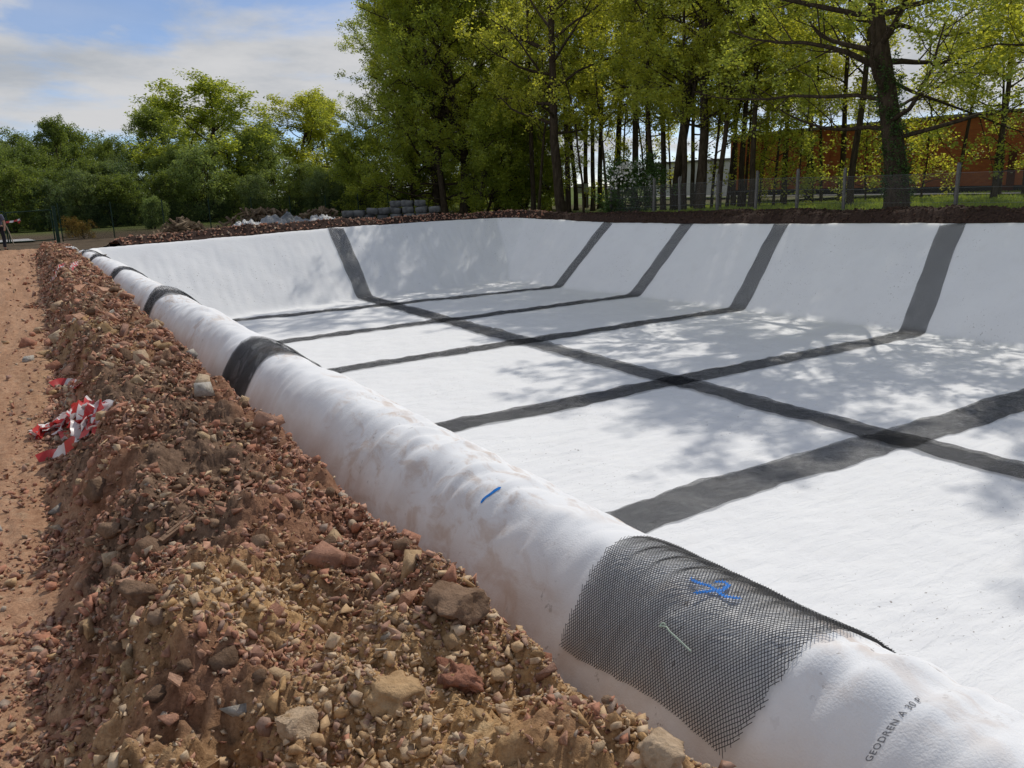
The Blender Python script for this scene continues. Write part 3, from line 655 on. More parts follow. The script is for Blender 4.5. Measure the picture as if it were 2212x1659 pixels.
def tile_mesh(seed):
    r = np.random.default_rng(seed); n = r.integers(4, 7); an = np.sort(r.uniform(0, 2*PI, n)); rad = r.uniform(.6, 1, n)
    top = [(rad[i]*math.cos(an[i])*.5, rad[i]*math.sin(an[i])*.36, .045) for i in range(n)]
    mb = MB(); mb.add(top+[(a, b, -.045) for a, b, c in top], [tuple(range(n)), tuple(range(2*n-1, n-1, -1))]+[(i, n+i, n+(i+1) % n, (i+1) % n) for i in range(n)])
    me = mb.mesh('tile_shard'); me.materials.append(OB_TILE); return me
SH['tile_shard'] = [tile_mesh(310+i) for i in range(5)]
LAB = {'red_stone': ('angular reddish stone on the ridge', 'stone', 'red stones on the soil ridge'),
       'ochre_stone': ('ochre stone on the ridge', 'stone', 'ochre stones on the soil ridge'),
       'soil_clod': ('grey brown earth clod on the ridge', 'clod', 'clods on the soil ridge'),
       'pale_stone': ('pale whitish stone on the ridge', 'stone', 'pale stones on the soil ridge'),
       'tile_shard': ('flat terracotta tile shard on the ridge', 'tile shard', 'tile shards on the soil ridge')}
def put_stone(kind, x, y, size, var=None, rot=None, dz=0.12, lab=None, cat=None, mesh=None):
    me = mesh or SH[kind][rng.integers(len(SH[kind])) if var is None else var]
    o = link(kind, me); o.location = (x, y, float(ridge(np.array(x), np.array(y))) + size*dz)
    o.scale = (size,)*3
    o.rotation_euler = rot if rot else ((rng.normal(0, .5), rng.normal(0, .5), rng.uniform(0, 6.28)) if kind != 'tile_shard' else (rng.normal(0, .28), rng.normal(0, .28), rng.uniform(0, 6.28)))
    L = LAB[kind]; where = 'beside the blue painted mesh' if y < 2.6 else ('between that mesh and the barrier tape' if y < 5.2 else ('next to the heap of barrier tape' if y < 8.0 else 'beyond the second black strip'))
    where = {'between that mesh and the barrier tape': 'between the large boulder and the barrier tape'}.get(where, where)
    rel = size/(0.030+0.012*y); sw = 'small ' if rel < .85 else ('large ' if rel > 1.35 else '')
    txt = (sw+L[0]+' '+where) if kind != 'pale_stone' else L[0]+' '+where
    tag(o, lab or txt, cat or L[1], None if lab else L[2]+', '+where); return o
def ground_pick(px, py):
    z = .3
    for _ in range(14):
        q = at_z(px, py, z); z = 0.5*z+0.5*float(ridge(np.array(q[0]), np.array(q[1])))
    return q[0], q[1]
# notable stones, found in the photograph
BIG = stone_mesh('big_rock', ICO3, 401, True, .16, OB_GRY); LUMP = stone_mesh('red_lump', ICO3, 407, True, .40, OB_RED)
OCB = stone_mesh('ochre_block', ICO3, 411, True, .16, OB_OCH)
def special(name, px, py, size, lab, mesh, rot=(0, 0, 0), dz=.15):
    x, y = ground_pick(px, py); o = link(name, mesh); o.location = (x, y, float(ridge(np.array(x), np.array(y)))+size*dz); o.scale = (size,)*3; o.rotation_euler = rot
    return tag(o, lab, 'rock')
special('boulder', 985, 1325, .255, 'large grey brown boulder with a rounded top on the ridge beside the berm', BIG, (.2, .1, .5))
special('boulder', 1005, 1490, .235, 'knobbly red boulder below the large grey brown one', LUMP, (.3, .2, 1.0))
special('boulder', 1440, 1640, .15, 'squarish ochre boulder at the ridge edge near the blue painted mesh', OCB, (.1, .2, .3))
special('boulder', 640, 1565, .17, 'crumbly ochre clod boulder set in yellow soil', stone_mesh('clod', ICO3, 423, True, .2, OB_OCH), (.3, .1, .9), -.02)
special('boulder', 850, 1500, .24, 'half buried yellow earth boulder next to the knobbly red one', stone_mesh('clod2', ICO3, 427, False, .2, OB_OCH), (.1, .3, .2), -.05)
special('boulder', 508, 1560, .085, 'upright chalky white stone standing in yellow rubble', SH['pale_stone'][0], (1.2, .3, .4), .3)
special('boulder', 300, 1290, .16, 'dark brown boulder on the shaded flank of the ridge', stone_mesh('clod3', ICO3, 431, True, .2, OB_GRY), (.1, .3, .2), .1)
special('boulder', 770, 1035, .18, 'dark grey wedge of earth at the ridge edge touching the berm', stone_mesh('clod4', ICO3, 435, False, .3, OB_GRY), (.1, -.4, .2), .1)
special('boulder', 440, 850, .17, 'pale beige stone on the ridge near the second black strip', SH['pale_stone'][1], (.1, .2, .2), .1)
for px, py, sz in ((180, 905, .1), (150, 945, .16), (210, 1070, .2), (330, 1200, .18), (240, 1150, .15), (270, 780, .22), (300, 700, .2), (250, 640, .2), (480, 1440, .12), (340, 1510, .1), (560, 1180, .1), (870, 1180, .12)):
    x, y = ground_pick(px, py); put_stone('soil_clod', x, y, sz)
for px, py, sz in ((422, 1157, .55), (330, 1063, .45), (318, 1135, .5), (130, 1200, .4), (345, 1035, .3)):
    x, y = ground_pick(px/1.808, py/1.808); put_stone('tile_shard', x, y, sz, dz=.1)
mixk = ['red_stone']*10+['ochre_stone']*4+['soil_clod']*3+['pale_stone']+['tile_shard']*2
n_ind = 0
tape_xy = ground_pick(160, 918)
while n_ind < 300:
    y = math.exp(rng.uniform(math.log(1.15), math.log(15.0))); lo, hi = float(xl(y))-0.05, float(xr(y))+0.05
    x = lo+(hi-lo)*rng.random()
    if rng.random() < 0.05: x = lo-rng.exponential(.3)
    if x < -0.7 or math.hypot(x-tape_xy[0], (y-tape_xy[1])*.7) < .55: continue
    k = mixk[rng.integers(len(mixk))]
    if ochre(np.array(x), np.array(y)) > .5 and k in ('soil_clod', 'tile_shard', 'red_stone') and rng.random() < .5: k = 'ochre_stone'
    sz = (0.030 + 0.012*y)*math.exp(rng.normal(0, .33)); sz = min(sz, 0.20)
    if k == 'tile_shard': sz *= 1.35
    if k == 'pale_stone': sz *= .7
    put_stone(k, x, y, sz); n_ind += 1
# long stick-like tile length on the shaded flank
mb = MB(); mb.box((0, 0, 0), (.20, .028, .020), 0, .02); mb.box((.02, .006, .012), (.15, .014, .006))
o = mb.build('lath', OB_GRY); x, y = ground_pick(385, 1155); o.location = (x, y, float(ridge(np.array(x), np.array(y)))+.03); o.rotation_euler = (.2, -.25, .55)
tag(o, 'long dusty strip of wood lying among the stones of the ridge', 'wood strip')

# ---------------------------------------------------------------- barrier tape
def mat_tape():
    m, t, out = new_mat('barrier_tape'); uv = t.nodes.new('ShaderNodeUVMap'); uv.uv_map = 'UVMap'; s = t.nodes.new('ShaderNodeSeparateXYZ'); t.links.new(uv.outputs[0], s.inputs[0])
    k = M(t, 'LESS_THAN', M(t, 'FRACT', M(t, 'ADD', M(t, 'DIVIDE', s.outputs[0], 0.34), M(t, 'MULTIPLY', s.outputs[1], 2.0))), 0.5)
    c = mixc(t, k, (0.84, 0.79, 0.77), (0.66, 0.07, 0.065)); b = t.nodes.new('ShaderNodeBsdfPrincipled'); b.inputs['Roughness'].default_value = .35
    t.links.new(c, b.inputs['Base Color']); tr = t.nodes.new('ShaderNodeBsdfTranslucent'); t.links.new(c, tr.inputs[0])
    mx = t.nodes.new('ShaderNodeMixShader'); mx.inputs[0].default_value = .25; t.links.new(b.outputs[0], mx.inputs[1]); t.links.new(tr.outputs[0], mx.inputs[2]); t.links.new(mx.outputs[0], out.inputs[0]); return m
TAPE = mat_tape()
def ribbon(pts, width=0.07, twist=None, n=None, flutter=0.0, seed=0):
    pts = np.array(pts, float); L = np.concatenate([[0], np.cumsum(np.linalg.norm(np.diff(pts, axis=0), axis=1))]); n = n or max(10, int(L[-1]/0.02)); s = np.linspace(0, L[-1], n)
    p = np.stack([np.interp(s, L, pts[:, i]) for i in range(3)], 1); t = np.gradient(p, axis=0); t /= np.linalg.norm(t, axis=1)[:, None]
    a = np.cross(t, np.array([0.05, 0.1, 1.0])); a /= np.linalg.norm(a, axis=1)[:, None]; b = np.cross(t, a)
    ang = np.interp(s, np.linspace(0, L[-1], len(twist)), twist) if twist is not None else 0*s
    ang = ang + flutter*perlin(s*6, s*0, seed)
    w = np.cos(ang)[:, None]*a + np.sin(ang)[:, None]*b; k = 3; q = np.linspace(-.5, .5, k)*width
    v = p[:, None, :] + w[:, None, :]*q[None, :, None] + (np.abs(np.linspace(-.5, .5, k))[None, :, None]*0.012*perlin(s*14, s*0, seed+2)[:, None, None])*np.cross(t, w)[:, None, :]*2
    me = mesh_np('ribbon', v.reshape(-1, 3), grid_faces(n, k)); set_uv(me, np.stack([np.repeat(s, k), np.tile(np.linspace(0, 1, k)*.06, n)], 1)); return me
def on_r(px, py, dz): x, y = ground_pick(px, py); return (x, y, float(ridge(np.array(x), np.array(y)))+dz)
def tape_heap(name, line, n_loops, spread, seed, lab, hmax=.12):
    r = np.random.default_rng(seed); P = []
    line = np.array([on_r(px, py, 0) for px, py in line]); m = len(line)
    for i in range(n_loops):
        t = abs(((i/n_loops*3.0) % 2.0)-1.0)*(m-1); j = int(min(t, m-2)); c = line[j]+(line[j+1]-line[j])*(t-j)
        q = c + np.array([r.normal(0, spread), r.normal(0, spread*1.3), 0]); z = float(ridge(np.array(q[0]), np.array(q[1])))
        P.append((q[0], q[1], z + .02 + abs(r.normal(0, hmax))))
    # rounded path through the points
    P = np.array(P); s = np.arange(len(P)); ss = np.linspace(0, len(P)-1, len(P)*7); Q = np.stack([np.interp(ss, s, P[:, i]) for i in range(3)], 1)
    for _ in range(3): Q[1:-1] = .25*Q[:-2]+.5*Q[1:-1]+.25*Q[2:]
    o = link(name, ribbon(Q, .105, r.uniform(-1.6, 1.6, len(P)), None, .9, seed), TAPE); return tag(o, lab, 'barrier tape')
tape_heap('barrier_tape', [(92, 940), (120, 930), (150, 918), (190, 910), (225, 912)], 90, .062, 5, 'crumpled heap of red and white barrier tape at the foot of the soil ridge', .028)
o = link('barrier_tape', ribbon([on_r(82, 998, .02), on_r(110, 992, .035), on_r(140, 985, .05), on_r(168, 968, .10), on_r(172, 950, .13), on_r(160, 945, .06)], .085, [.9, 1.2, 1.4, 1.3, .6, .2], None, .4, 9), TAPE)
tag(o, 'loose loop of red and white barrier tape below the crumpled heap', 'barrier tape')
o = link('barrier_tape', ribbon([on_r(112, 838, .03), on_r(130, 836, .06), on_r(150, 834, .05), on_r(170, 838, .04)], .085, [.8, 1.2, 1.0, .6], None, .5, 12), TAPE)
tag(o, 'short piece of red and white barrier tape above the crumpled heap', 'barrier tape')
for i, (px, py) in enumerate(((128, 590), (112, 612), (160, 585))):
    o = link('barrier_tape', ribbon([on_r(px-8, py+3, .03), on_r(px, py, .12), on_r(px+8, py-4, .06), on_r(px+12, py-2, .15)], .1, [.3, 1.3, .8, 1.6], None, .8, 20+i), TAPE)
    tag(o, 'small scrap of red and white tape caught on the far stretch of the ridge', 'barrier tape', 'tape scraps on the far ridge')
# twig and cable tie by the near strip
mb = MB(); q = [on_r(1192, 1345, .02), on_r(1205, 1338, .05), on_r(1238, 1327, .10)]; mb.tube(q, [.004, .005, .006], 5)
tag(mb.build('twig', plain('dry_twig', (.45, .36, .24), .8)), 'pale dry twig leaning against the foot of the berm', 'twig')
def on_b(px, py, dz): x, y = pick(px, py); return (x, y, float(H(np.array(x), np.array(y)))+dz)
mb = MB(); a = Vector(on_b(1432, 1380, .05)); pts = [a + Vector((math.cos(k)*.010, math.sin(k)*.010, .004*math.sin(2*k))) for k in np.linspace(0, 5.8, 12)]
pts += [Vector(on_b(1445, 1395, .055)), Vector(on_b(1462, 1408, .05)), Vector(on_b(1492, 1428, .035))]; mb.tube(pts, .0035, 5)
tag(mb.build('cable_tie', plain('pale_green_plastic', (.42, .50, .40), .5)), 'pale green plastic tie with a looped end lying on the blue painted mesh', 'cable tie')

# ---------------------------------------------------------------- trees
def perp(d, r):
    a = Vector((r.gauss(0, 1), r.gauss(0, 1), r.gauss(0, 1))); a = a - d*a.dot(d); return a.normalized()
def tree_mesh(name, seed, h, r0, crown0, spread, n1, n2, n3, leaves, leaf, elev=(0.5, 1.1), shape='oval', lean=(0, 0), wander=.10, low_limbs=0, leaf_mat=None, droop=0.0, fork=None, ivy=0, stems=1):
    R = random.Random(seed); tb = MB(); twigs = []
    def poly(p, d, L, nseg, wan, trop):
        pts = [p.copy()]; d = d.normalized()
        for i in range(nseg):
            d = (d + perp(d, R)*R.gauss(0, wan) + Vector((0, 0, trop))).normalized(); pts.append(pts[-1]+d*(L/nseg))
        return pts, d
    def child(pts, t):
        f = t*(len(pts)-1); i = min(int(f), len(pts)-2); return pts[i].lerp(pts[i+1], f-i), (pts[i+1]-pts[i]).normalized()
    for st in range(stems):
        d0 = Vector((lean[0], lean[1], 1)) if stems == 1 else Vector((R.uniform(-.45, .45), R.uniform(-.45, .45), 1))
        hs = h*(1 if stems == 1 else R.uniform(.7, 1))
        ns = 12; trunk, _ = poly(Vector((R.uniform(-.2, .2)*(stems > 1), R.uniform(-.2, .2)*(stems > 1), -.15)), d0, hs*.97, ns, wander*.55, .02)
        tr = [r0*(1-.86*(i/ns)**1.15) for i in range(ns+1)]; tr[0] = r0*1.45
        trunk.insert(1, trunk[0].lerp(trunk[1], .28)); tr.insert(1, r0*1.08)
        tb.tube(trunk, tr, 9)
        mains = [(trunk, tr, crown0/h)]
        if fork:
            p, dd = child(trunk, fork); fd = (dd + perp(dd, R)*.45); fd.z = abs(fd.z)+.5
            fp, _ = poly(p, fd, hs*(1-fork)*.85, 9, wander*.6, .06); fr = [r0*.62*(1-.85*i/9) for i in range(10)]; tb.tube(fp, fr, 7); mains.append((fp, fr, .15))
        for mi, (mp, mr, c0) in enumerate(mains):
            N1 = max(1, int(n1/len(mains)/stems))
            for k in range(N1):
                t = c0 + (1-c0)*((k+R.random())/N1); p, dd = child(mp, min(t, .985)); u = (t-c0)/(1-c0)
                prof = {'oval': math.sin(PI*min(1, .16+.84*u))**.6*.9+.12, 'dome': (1-u**2.2)*.95+.15, 'round': math.sqrt(max(.03, 1-(1.7*u-.75)**2))*.95+.08, 'tall': .55*(1-u)+.35}[shape]
                L1 = spread*prof*R.uniform(.75, 1.2); el = elev[0]+(elev[1]-elev[0])*u+R.gauss(0, .15); az = k*2.399+R.gauss(0, .5)
                if k < low_limbs: el = R.uniform(-.02, .30); L1 = spread*R.uniform(.9, 1.2)
                d = Vector((math.cos(az)*math.cos(el), math.sin(az)*math.cos(el), math.sin(el)))
                pts, _ = poly(p, d, L1, 7, wander*2.3, .035-droop); rr = max(.012, mr[min(int(t*(len(mr)-1)), len(mr)-1)]*(.27 if k < low_limbs else .42))
                tb.tube(pts, [rr*(1-.85*i/7)+.006 for i in range(8)], 5, False)
                for j in range(n2):
                    t2 = .28+.72*(j+R.random())/n2; p2, d2 = child(pts, min(t2, .99)); L2 = L1*R.uniform(.28, .5)*(1.15-.5*t2)+.25
                    dd2 = (d2*.75+perp(d2, R)*.95+Vector((0, 0, .18-droop*3))).normalized(); q2, _ = poly(p2, dd2, L2, 4, wander*2.8, .02-droop); r2 = max(.008, rr*.35*(1-.5*t2))
                    tb.tube(q2, [r2*(1-.8*i/4)+.003 for i in range(5)], 3, False)
                    for m_ in range(n3):
                        t3 = .25+.75*(m_+R.random())/n3; p3, d3 = child(q2, min(t3, .99)); dd3 = (d3*.6+perp(d3, R)+Vector((0, 0, .1-droop*4))).normalized()
                        L3 = R.uniform(.35, .8)*(.5+.07*spread); twigs.append((p3, p3+dd3*L3)); tb.tube([p3, p3+dd3*L3*.5+Vector((0, 0, -.02)), p3+dd3*L3], [.007, .005, .003], 3, False)
    g = np.random.default_rng(seed+900); A = np.array([q[0][:] for q in twigs]); B = np.array([q[1][:] for q in twigs])
    if ivy:
        na = 240; zz = g.uniform(1.2, 7.5, na); P_ = np.array([child(trunk, min(.98, z_/h+.01))[0][:] for z_ in zz]); an = g.uniform(0, 6.28, na); off = np.stack([np.cos(an), np.sin(an), 0*an], 1)*(r0*.95)
        IV = (P_+off, P_+off*1.15+np.array([0, 0, .5]))
    def foliage(A, B, leaves, leaf):
      idx = g.integers(0, len(A), leaves); t = g.beta(2.0, 1.1, leaves)[:, None]; p = A[idx]*(1-t)+B[idx]*t + g.normal(0, leaf*.95, (leaves, 3))
      e1 = g.normal(size=(leaves, 3)); e1[:, 2] *= .6; e1 /= np.linalg.norm(e1, axis=1)[:, None]; e2 = np.cross(e1, g.normal(size=(leaves, 3))+np.array([0, 0, 1.2])); e2 /= np.linalg.norm(e2, axis=1)[:, None]; e3 = np.cross(e1, e2)
      sz = leaf*g.uniform(.6, 1.25, leaves)[:, None]
      v = np.stack([p-e1*sz*.55, p+e2*sz*.33+e3*sz*.10, p+e1*sz*.55-e3*sz*.06, p-e2*sz*.33+e3*sz*.10], 1).reshape(-1, 3); f = np.arange(leaves*4).reshape(-1, 4)
      return v, f
    v, f = foliage(A, B, leaves, leaf)
    tm = tb.mesh(name+'_trunk', True); tm.materials.append(BARK); cm = mesh_np(name+'_crown', v, f); cm.materials.append(leaf_mat or LEAF_OAK)
    if ivy:
        v, f = foliage(IV[0], IV[1], 3800, .10); im = mesh_np(name+'_ivy', v, f); im.materials.append(LEAF_DARK); return tm, cm, h, im
    return tm, cm, h
T = {}
T['grove1'] = tree_mesh('grove1', 11, 18.5, .20, 7.0, 3.9, 24, 6, 4, 20500, .135, (.15, 1.0), 'oval', (.02, .03), .10)
T['grove2'] = tree_mesh('grove2', 12, 17.5, .17, 6.2, 3.6, 24, 6, 4, 19500, .135, (.1, 1.0), 'oval', (-.04, .02), .13)
T['grove3'] = tree_mesh('grove3', 13, 19.0, .24, 6.0, 4.6, 26, 6, 4, 24000, .135, (.1, .9), 'oval', (.03, -.03), .12, fork=.22)
T['leaner'] = tree_mesh('leaner', 14, 19.0, .30, 6.0, 5.0, 28, 6, 4, 19000, .135, (.05, .9), 'oval', (-.16, .05), .09)
T['oak'] = tree_mesh('oak', 15, 18.0, .45, 4.3, 7.6, 34, 8, 5, 46000, .14, (.10, .9), 'dome', (-.05, .02), .085, 7, LEAF_OAK, 0, None, 1)
T['edge'] = tree_mesh('edge', 16, 17.5, .36, 2.6, 7.0, 38, 8, 5, 52000, .15, (.05, 1.0), 'oval', (0, 0), .14, 4, LEAF_MID)
T['round'] = tree_mesh('round', 17, 12.5, .32, 2.4, 5.4, 30, 7, 5, 27000, .20, (.05, 1.05), 'round', (0, 0), .16, 3, LEAF_MID)
T['round2'] = tree_mesh('round2', 18, 10.5, .22, 1.6, 4.2, 30, 6, 5, 26000, .19, (.1, 1.1), 'round', (.03, 0), .13, 0, LEAF_OAK)
T['bush'] = tree_mesh('bush', 19, 4.6, .06, .2, 1.9, 44, 5, 4, 15000, .13, (.2, 1.2), 'round', (0, 0), .15, 0, LEAF_WILLOW, 0, None, 0, 4)
T['willow'] = tree_mesh('willow', 20, 8.0, .13, .8, 2.9, 46, 5, 4, 21000, .15, (.3, 1.2), 'round', (0, 0), .14, 0, LEAF_WILLOW, .015, None, 0, 2)
T['pole'] = tree_mesh('pole', 21, 15.0, .10, 5.0, 1.9, 20, 4, 3, 3300, .15, (.2, 1.0), 'tall', (.02, .02), .13)
T['pole2'] = tree_mesh('pole2', 22, 14.0, .085, 2.2, 1.7, 22, 4, 3, 2800, .15, (.1, 1.0), 'tall', (-.05, .03), .15)
T['sapling'] = tree_mesh('sapling', 23, 6.0, .05, 1.0, 1.5, 22, 4, 3, 3600, .14, (.1, 1.0), 'oval', (.03, 0), .15)
T['shrub'] = tree_mesh('shrub', 24, 2.9, .05, .1, 1.35, 40, 4, 4, 9000, .12, (.1, 1.2), 'round', (0, 0), .15, 0, LEAF_DARK, 0, None, 0, 4)
T['broom'] = tree_mesh('broom', 25, 1.7, .02, .1, .8, 26, 4, 3, 3000, .08, (.4, 1.3), 'round', (0, 0), .12, 0, LEAF_YEL, 0, None, 0, 4)
def plant(kind, x, y, sc=1.0, name='tree', lab='', cat='tree', group=None, rz=None, z=None, leafmat=None, sz=None):
    tm, cm, h = T[kind][:3]; zz = float(land(np.array(x), np.array(y)))-.05 if z is None else z
    o = empty(name, (x, y, zz), rng.uniform(0, 6.28) if rz is None else rz, sc)
    if sz: o.scale = sz
    link('trunk', tm, None, o); c = link('crown', cm, None, o)
    if len(T[kind]) > 3: link('ivy', T[kind][3], None, o)
    if leafmat is not None:
        c.material_slots[0].link = 'OBJECT'; c.material_slots[0].material = leafmat
    return tag(o, lab, cat, group)
GROVE = 'trees of the grove behind the wire fence'
def by_px(px, X=None, r=None):
    d = ray(px, 420); k = X/d[0] if X is not None else r/math.hypot(d[0], d[1]); return d[0]*k, d[1]*k
# main trunks, by the pixel of their foot
x, y = by_px(1214, r=48.5); plant('leaner', x, y, 1.0, 'oak_tree', 'tall oak with a thick brown leaning trunk beside the rounded corner of the pit', 'tree', None, .35)
x, y = by_px(1940, X=28.4); plant('oak', x, y, 1.0, 'oak_tree', 'massive ivy covered oak with long low limbs standing on the grass bank', 'tree', None, -1.05, None, None, (.97, .97, .84))
x, y = by_px(1456, X=30.5); plant('grove3', x, y, .95, 'oak_tree', 'oak with a trunk forked low above the ground behind the fence', 'tree', None, .9)
x, y = by_px(1511, X=30.0); plant('leaner', x, y, .88, 'oak_tree', 'oak whose trunk leans away from the low forked one', 'tree', None, 3.6)
x, y = by_px(1372, r=52); plant('grove1', x, y, 1.1, 'oak_tree', 'straight tall oak rising behind the flowering shrub', 'tree', None, 1.0)
G1 = 'slender straight trunked tree in the dark grove behind the fence'
G2 = 'thin pole like young tree among the larger trunks of the grove'
for px, r_, k, sc in ((1227, 56, 'grove1', 1.0), (1244, 60, 'grove2', 1.0), (1280, 58, 'grove2', 1.0), (1296, 62, 'grove1', 1.0), (1413, 46, 'grove2', .9), (1433, 49, 'grove1', .9),
                      (1478, 44, 'grove1', .8), (1552, 43, 'grove2', .85), (1600, 46, 'grove1', .85), (1622, 43, 'grove2', .9), (1816, 50, 'grove1', .85), (1151, 55, 'grove1', .9), (1118, 60, 'grove2', 1), (2146, 46, 'grove2', .85), (2215, 49, 'grove1', .9), (1335, 60, 'grove1', 1.0), (1402, 62, 'grove2', 1.0), (1497, 58, 'grove2', .95), (1585, 57, 'grove1', .9), (1690, 56, 'grove2', .85), (1745, 58, 'grove1', .9), (1640, 60, 'grove2', .9), (1265, 66, 'grove1', 1.0)):
    x, y = by_px(px, r=r_); plant(k, x, y, sc, 'grove_tree', G1, 'tree', GROVE)
for px, r_, k in ((1162, 52, 'pole'), (1261, 49, 'pole2'), (1314, 50, 'pole'), (1345, 58, 'pole2'), (1499, 47, 'pole'), (1537, 44, 'pole2'), (1570, 47, 'pole'), (1608, 50, 'pole'), (1671, 47, 'pole2'), (1697, 49, 'pole'), (1755, 50, 'pole2'), (1775, 52, 'pole'),
                  (2063, 49, 'pole'), (2159, 50, 'pole2'), (1190, 62, 'pole'), (1325, 64, 'pole2'), (1395, 62, 'pole'), (1450, 66, 'pole2'), (1520, 64, 'pole')):
    x, y = by_px(px, r=r_); plant(k, x, y, rng.uniform(.85, 1.05), 'young_tree', G2, 'tree', 'thin young trees of the grove')
for px, r_ in ((1870, 48), (1725, 44), (1640, 50), (1990, 50)):
    x, y = by_px(px, r=r_); plant('sapling', x, y, rng.uniform(.8, 1.1), 'sapling', 'small leafy sapling on the grass in front of the brick building', 'tree', 'saplings on the grass')
# trees by the right rim beyond the frame that shade the pit floor
for X, Y, k, sc in ((29.5, 12.0, 'grove1', .9), (29.0, 0.5, 'grove1', .9), (33.5, 24.5, 'grove2', .95), (33, 6, 'grove2', .9)):
    plant(k, X, Y, sc, 'bankside_tree', 'tall tree on the grass bank further along from the ivy covered oak', 'tree', 'trees further along the bank')
x, y = by_px(2250, X=29.5); plant('grove3', x, y, 1.0, 'bankside_tree', 'bright leaved tree next along the bank from the ivy covered oak', 'tree', None, 1.0, None, None, (1.2, 1.2, .98))
# dense edge of the wood behind the block stack
for px, r_, k, sc, lab in ((898, 66, 'edge', .86, 'broad dense tree at the outer corner of the wood behind the stacked blocks'), (945, 62, 'edge', .9, 'dense tree between the wood corner and the paired trunks'),
                           (960, 58, 'grove3', 1.0, 'tree with a stout dark trunk behind the right end of the block stack'), (1002, 59, 'edge', 1.0, 'stout tree with twisting low branches beyond the end of the block stack'),
                           (1075, 62, 'edge', .95, 'bushy crowned tree filling the gap before the leaning oak')):
    x, y = by_px(px, r=r_); plant(k, x, y, sc, 'wood_edge_tree', lab)
for px, r_, k, sc in ((905, 78, 'edge', .9), (950, 78, 'edge', 1), (1040, 76, 'edge', .95), (1100, 80, 'grove3', 1), (890, 66, 'pole', .9), (943, 62, 'pole2', .9)):
    x, y = by_px(px, r=r_); plant(k, x, y, sc, 'wood_tree', 'dark tree deep in the wood behind the broad dense ones', 'tree', 'trees deep in the wood')
for px, r_, sc in ((1045, 57, .9), (1085, 58, .8), (1130, 60, .8), (1010, 62, .8), (860, 62, .75), (790, 66, .8), (930, 66, .8), (1170, 64, .6)):
    x, y = by_px(px, r=r_); plant('willow', x, y, sc, 'understorey_bush', 'green understorey bush growing below the trees of the wood', 'bush', 'understorey bushes of the wood', None, None, LEAF_MID)
# hedge of woodland to the far side of the yard
x, y = by_px(470, r=84); plant('round', x, y, 1, 'oak_tree', 'round crowned oak standing above the scrub beyond the yard', 'tree', None, .6, sz=(1.38, 1.38, .86))
x, y = by_px(640, r=88); plant('round', x, y, 1.0, 'oak_tree', 'yellowish crowned oak between the taller round oak and the wood', 'tree', None, 2.2, None, LEAF_OAK, (1.25, 1.25, .80))
x, y = by_px(716, r=92); plant('round2', x, y, .95, 'birch_tree', 'pale loose crowned tree touching the edge of the wood', 'tree')
x, y = by_px(380, r=96); plant('round', x, y, .85, 'oak_tree', 'lower rounded oak beside the round crowned one', 'tree')
x, y = by_px(445, r=72); plant('bush', x, y, 1.22, 'willow_bush', 'bright pale green willow bush in front of the round crowned oak', 'bush')
x, y = by_px(600, r=78); plant('willow', x, y, 1.0, 'willow_tree', 'blue green willow standing in front of the yellowish oak', 'tree')
x, y = by_px(325, r=60); plant('bush', x, y, .42, 'willow_bush', 'small pale bush behind the green wire fence', 'bush')
for px, r_, k, sc in ((-30, 88, 'willow', .95), (30, 92, 'willow', 1.0), (75, 80, 'willow', .85), (110, 98, 'willow', 1.2), (150, 90, 'round2', .8), (200, 96, 'willow', 1.1), (240, 88, 'round', .55), (285, 92, 'willow', 1.05), (330, 94, 'round2', .85),
                      (60, 70, 'willow', .62), (120, 74, 'bush', .9), (170, 76, 'willow', .6), (215, 76, 'willow', .62), (260, 74, 'bush', .95), (300, 76, 'willow', .65), (360, 80, 'willow', .7), (20, 66, 'bush', .85), (520, 80, 'bush', .95), (545, 90, 'round2', .7), (680, 80, 'willow', .6), (735, 76, 'bush', .9), (770, 72, 'willow', .62), (-80, 76, 'willow', .8), (0, 74, 'willow', .8), (95, 66, 'bush', .7), (140, 84, 'willow', .8), (190, 68, 'bush', .75), (235, 68, 'bush', .7), (280, 68, 'bush', .75), (345, 70, 'bush', .8), (395, 76, 'willow', .7), (490, 72, 'bush', .8), (560, 70, 'bush', .75), (640, 72, 'bush', .85), (700, 70, 'bush', .75), (420, 88, 'willow', .9), (520, 92, 'willow', .95), (800, 70, 'bush', .8)):
    lm = rng.choice([LEAF_SCRUB2, LEAF_SCRUB, LEAF_SCRUB]); x, y = by_px(px, r=r_); plant(k, x, y, sc*rng.uniform(.93, 1.07), 'scrub_tree', ('pale ' if lm is LEAF_SCRUB2 else 'dark ')+{'willow': 'green willow scrub', 'bush': 'low green bush', 'round2': 'green slim tree', 'round': 'green broad tree'}[k]+(' in the thicket behind the gate' if px < 130 else (' in the thicket behind the green wire fence' if px < 420 else ' in the scrub behind the tarpaulins')), 'tree', 'thicket beyond the yard', leafmat=lm)
x, y = by_px(170, r=49); plant('broom', x, y, .5, 'broom_shrub', 'yellow flowering shrub at the foot of the gate post', 'bush')
x, y = by_px(148, r=51); plant('broom', x, y, .6, 'broom_shrub', 'taller brownish yellow shrub behind the gate post', 'bush')
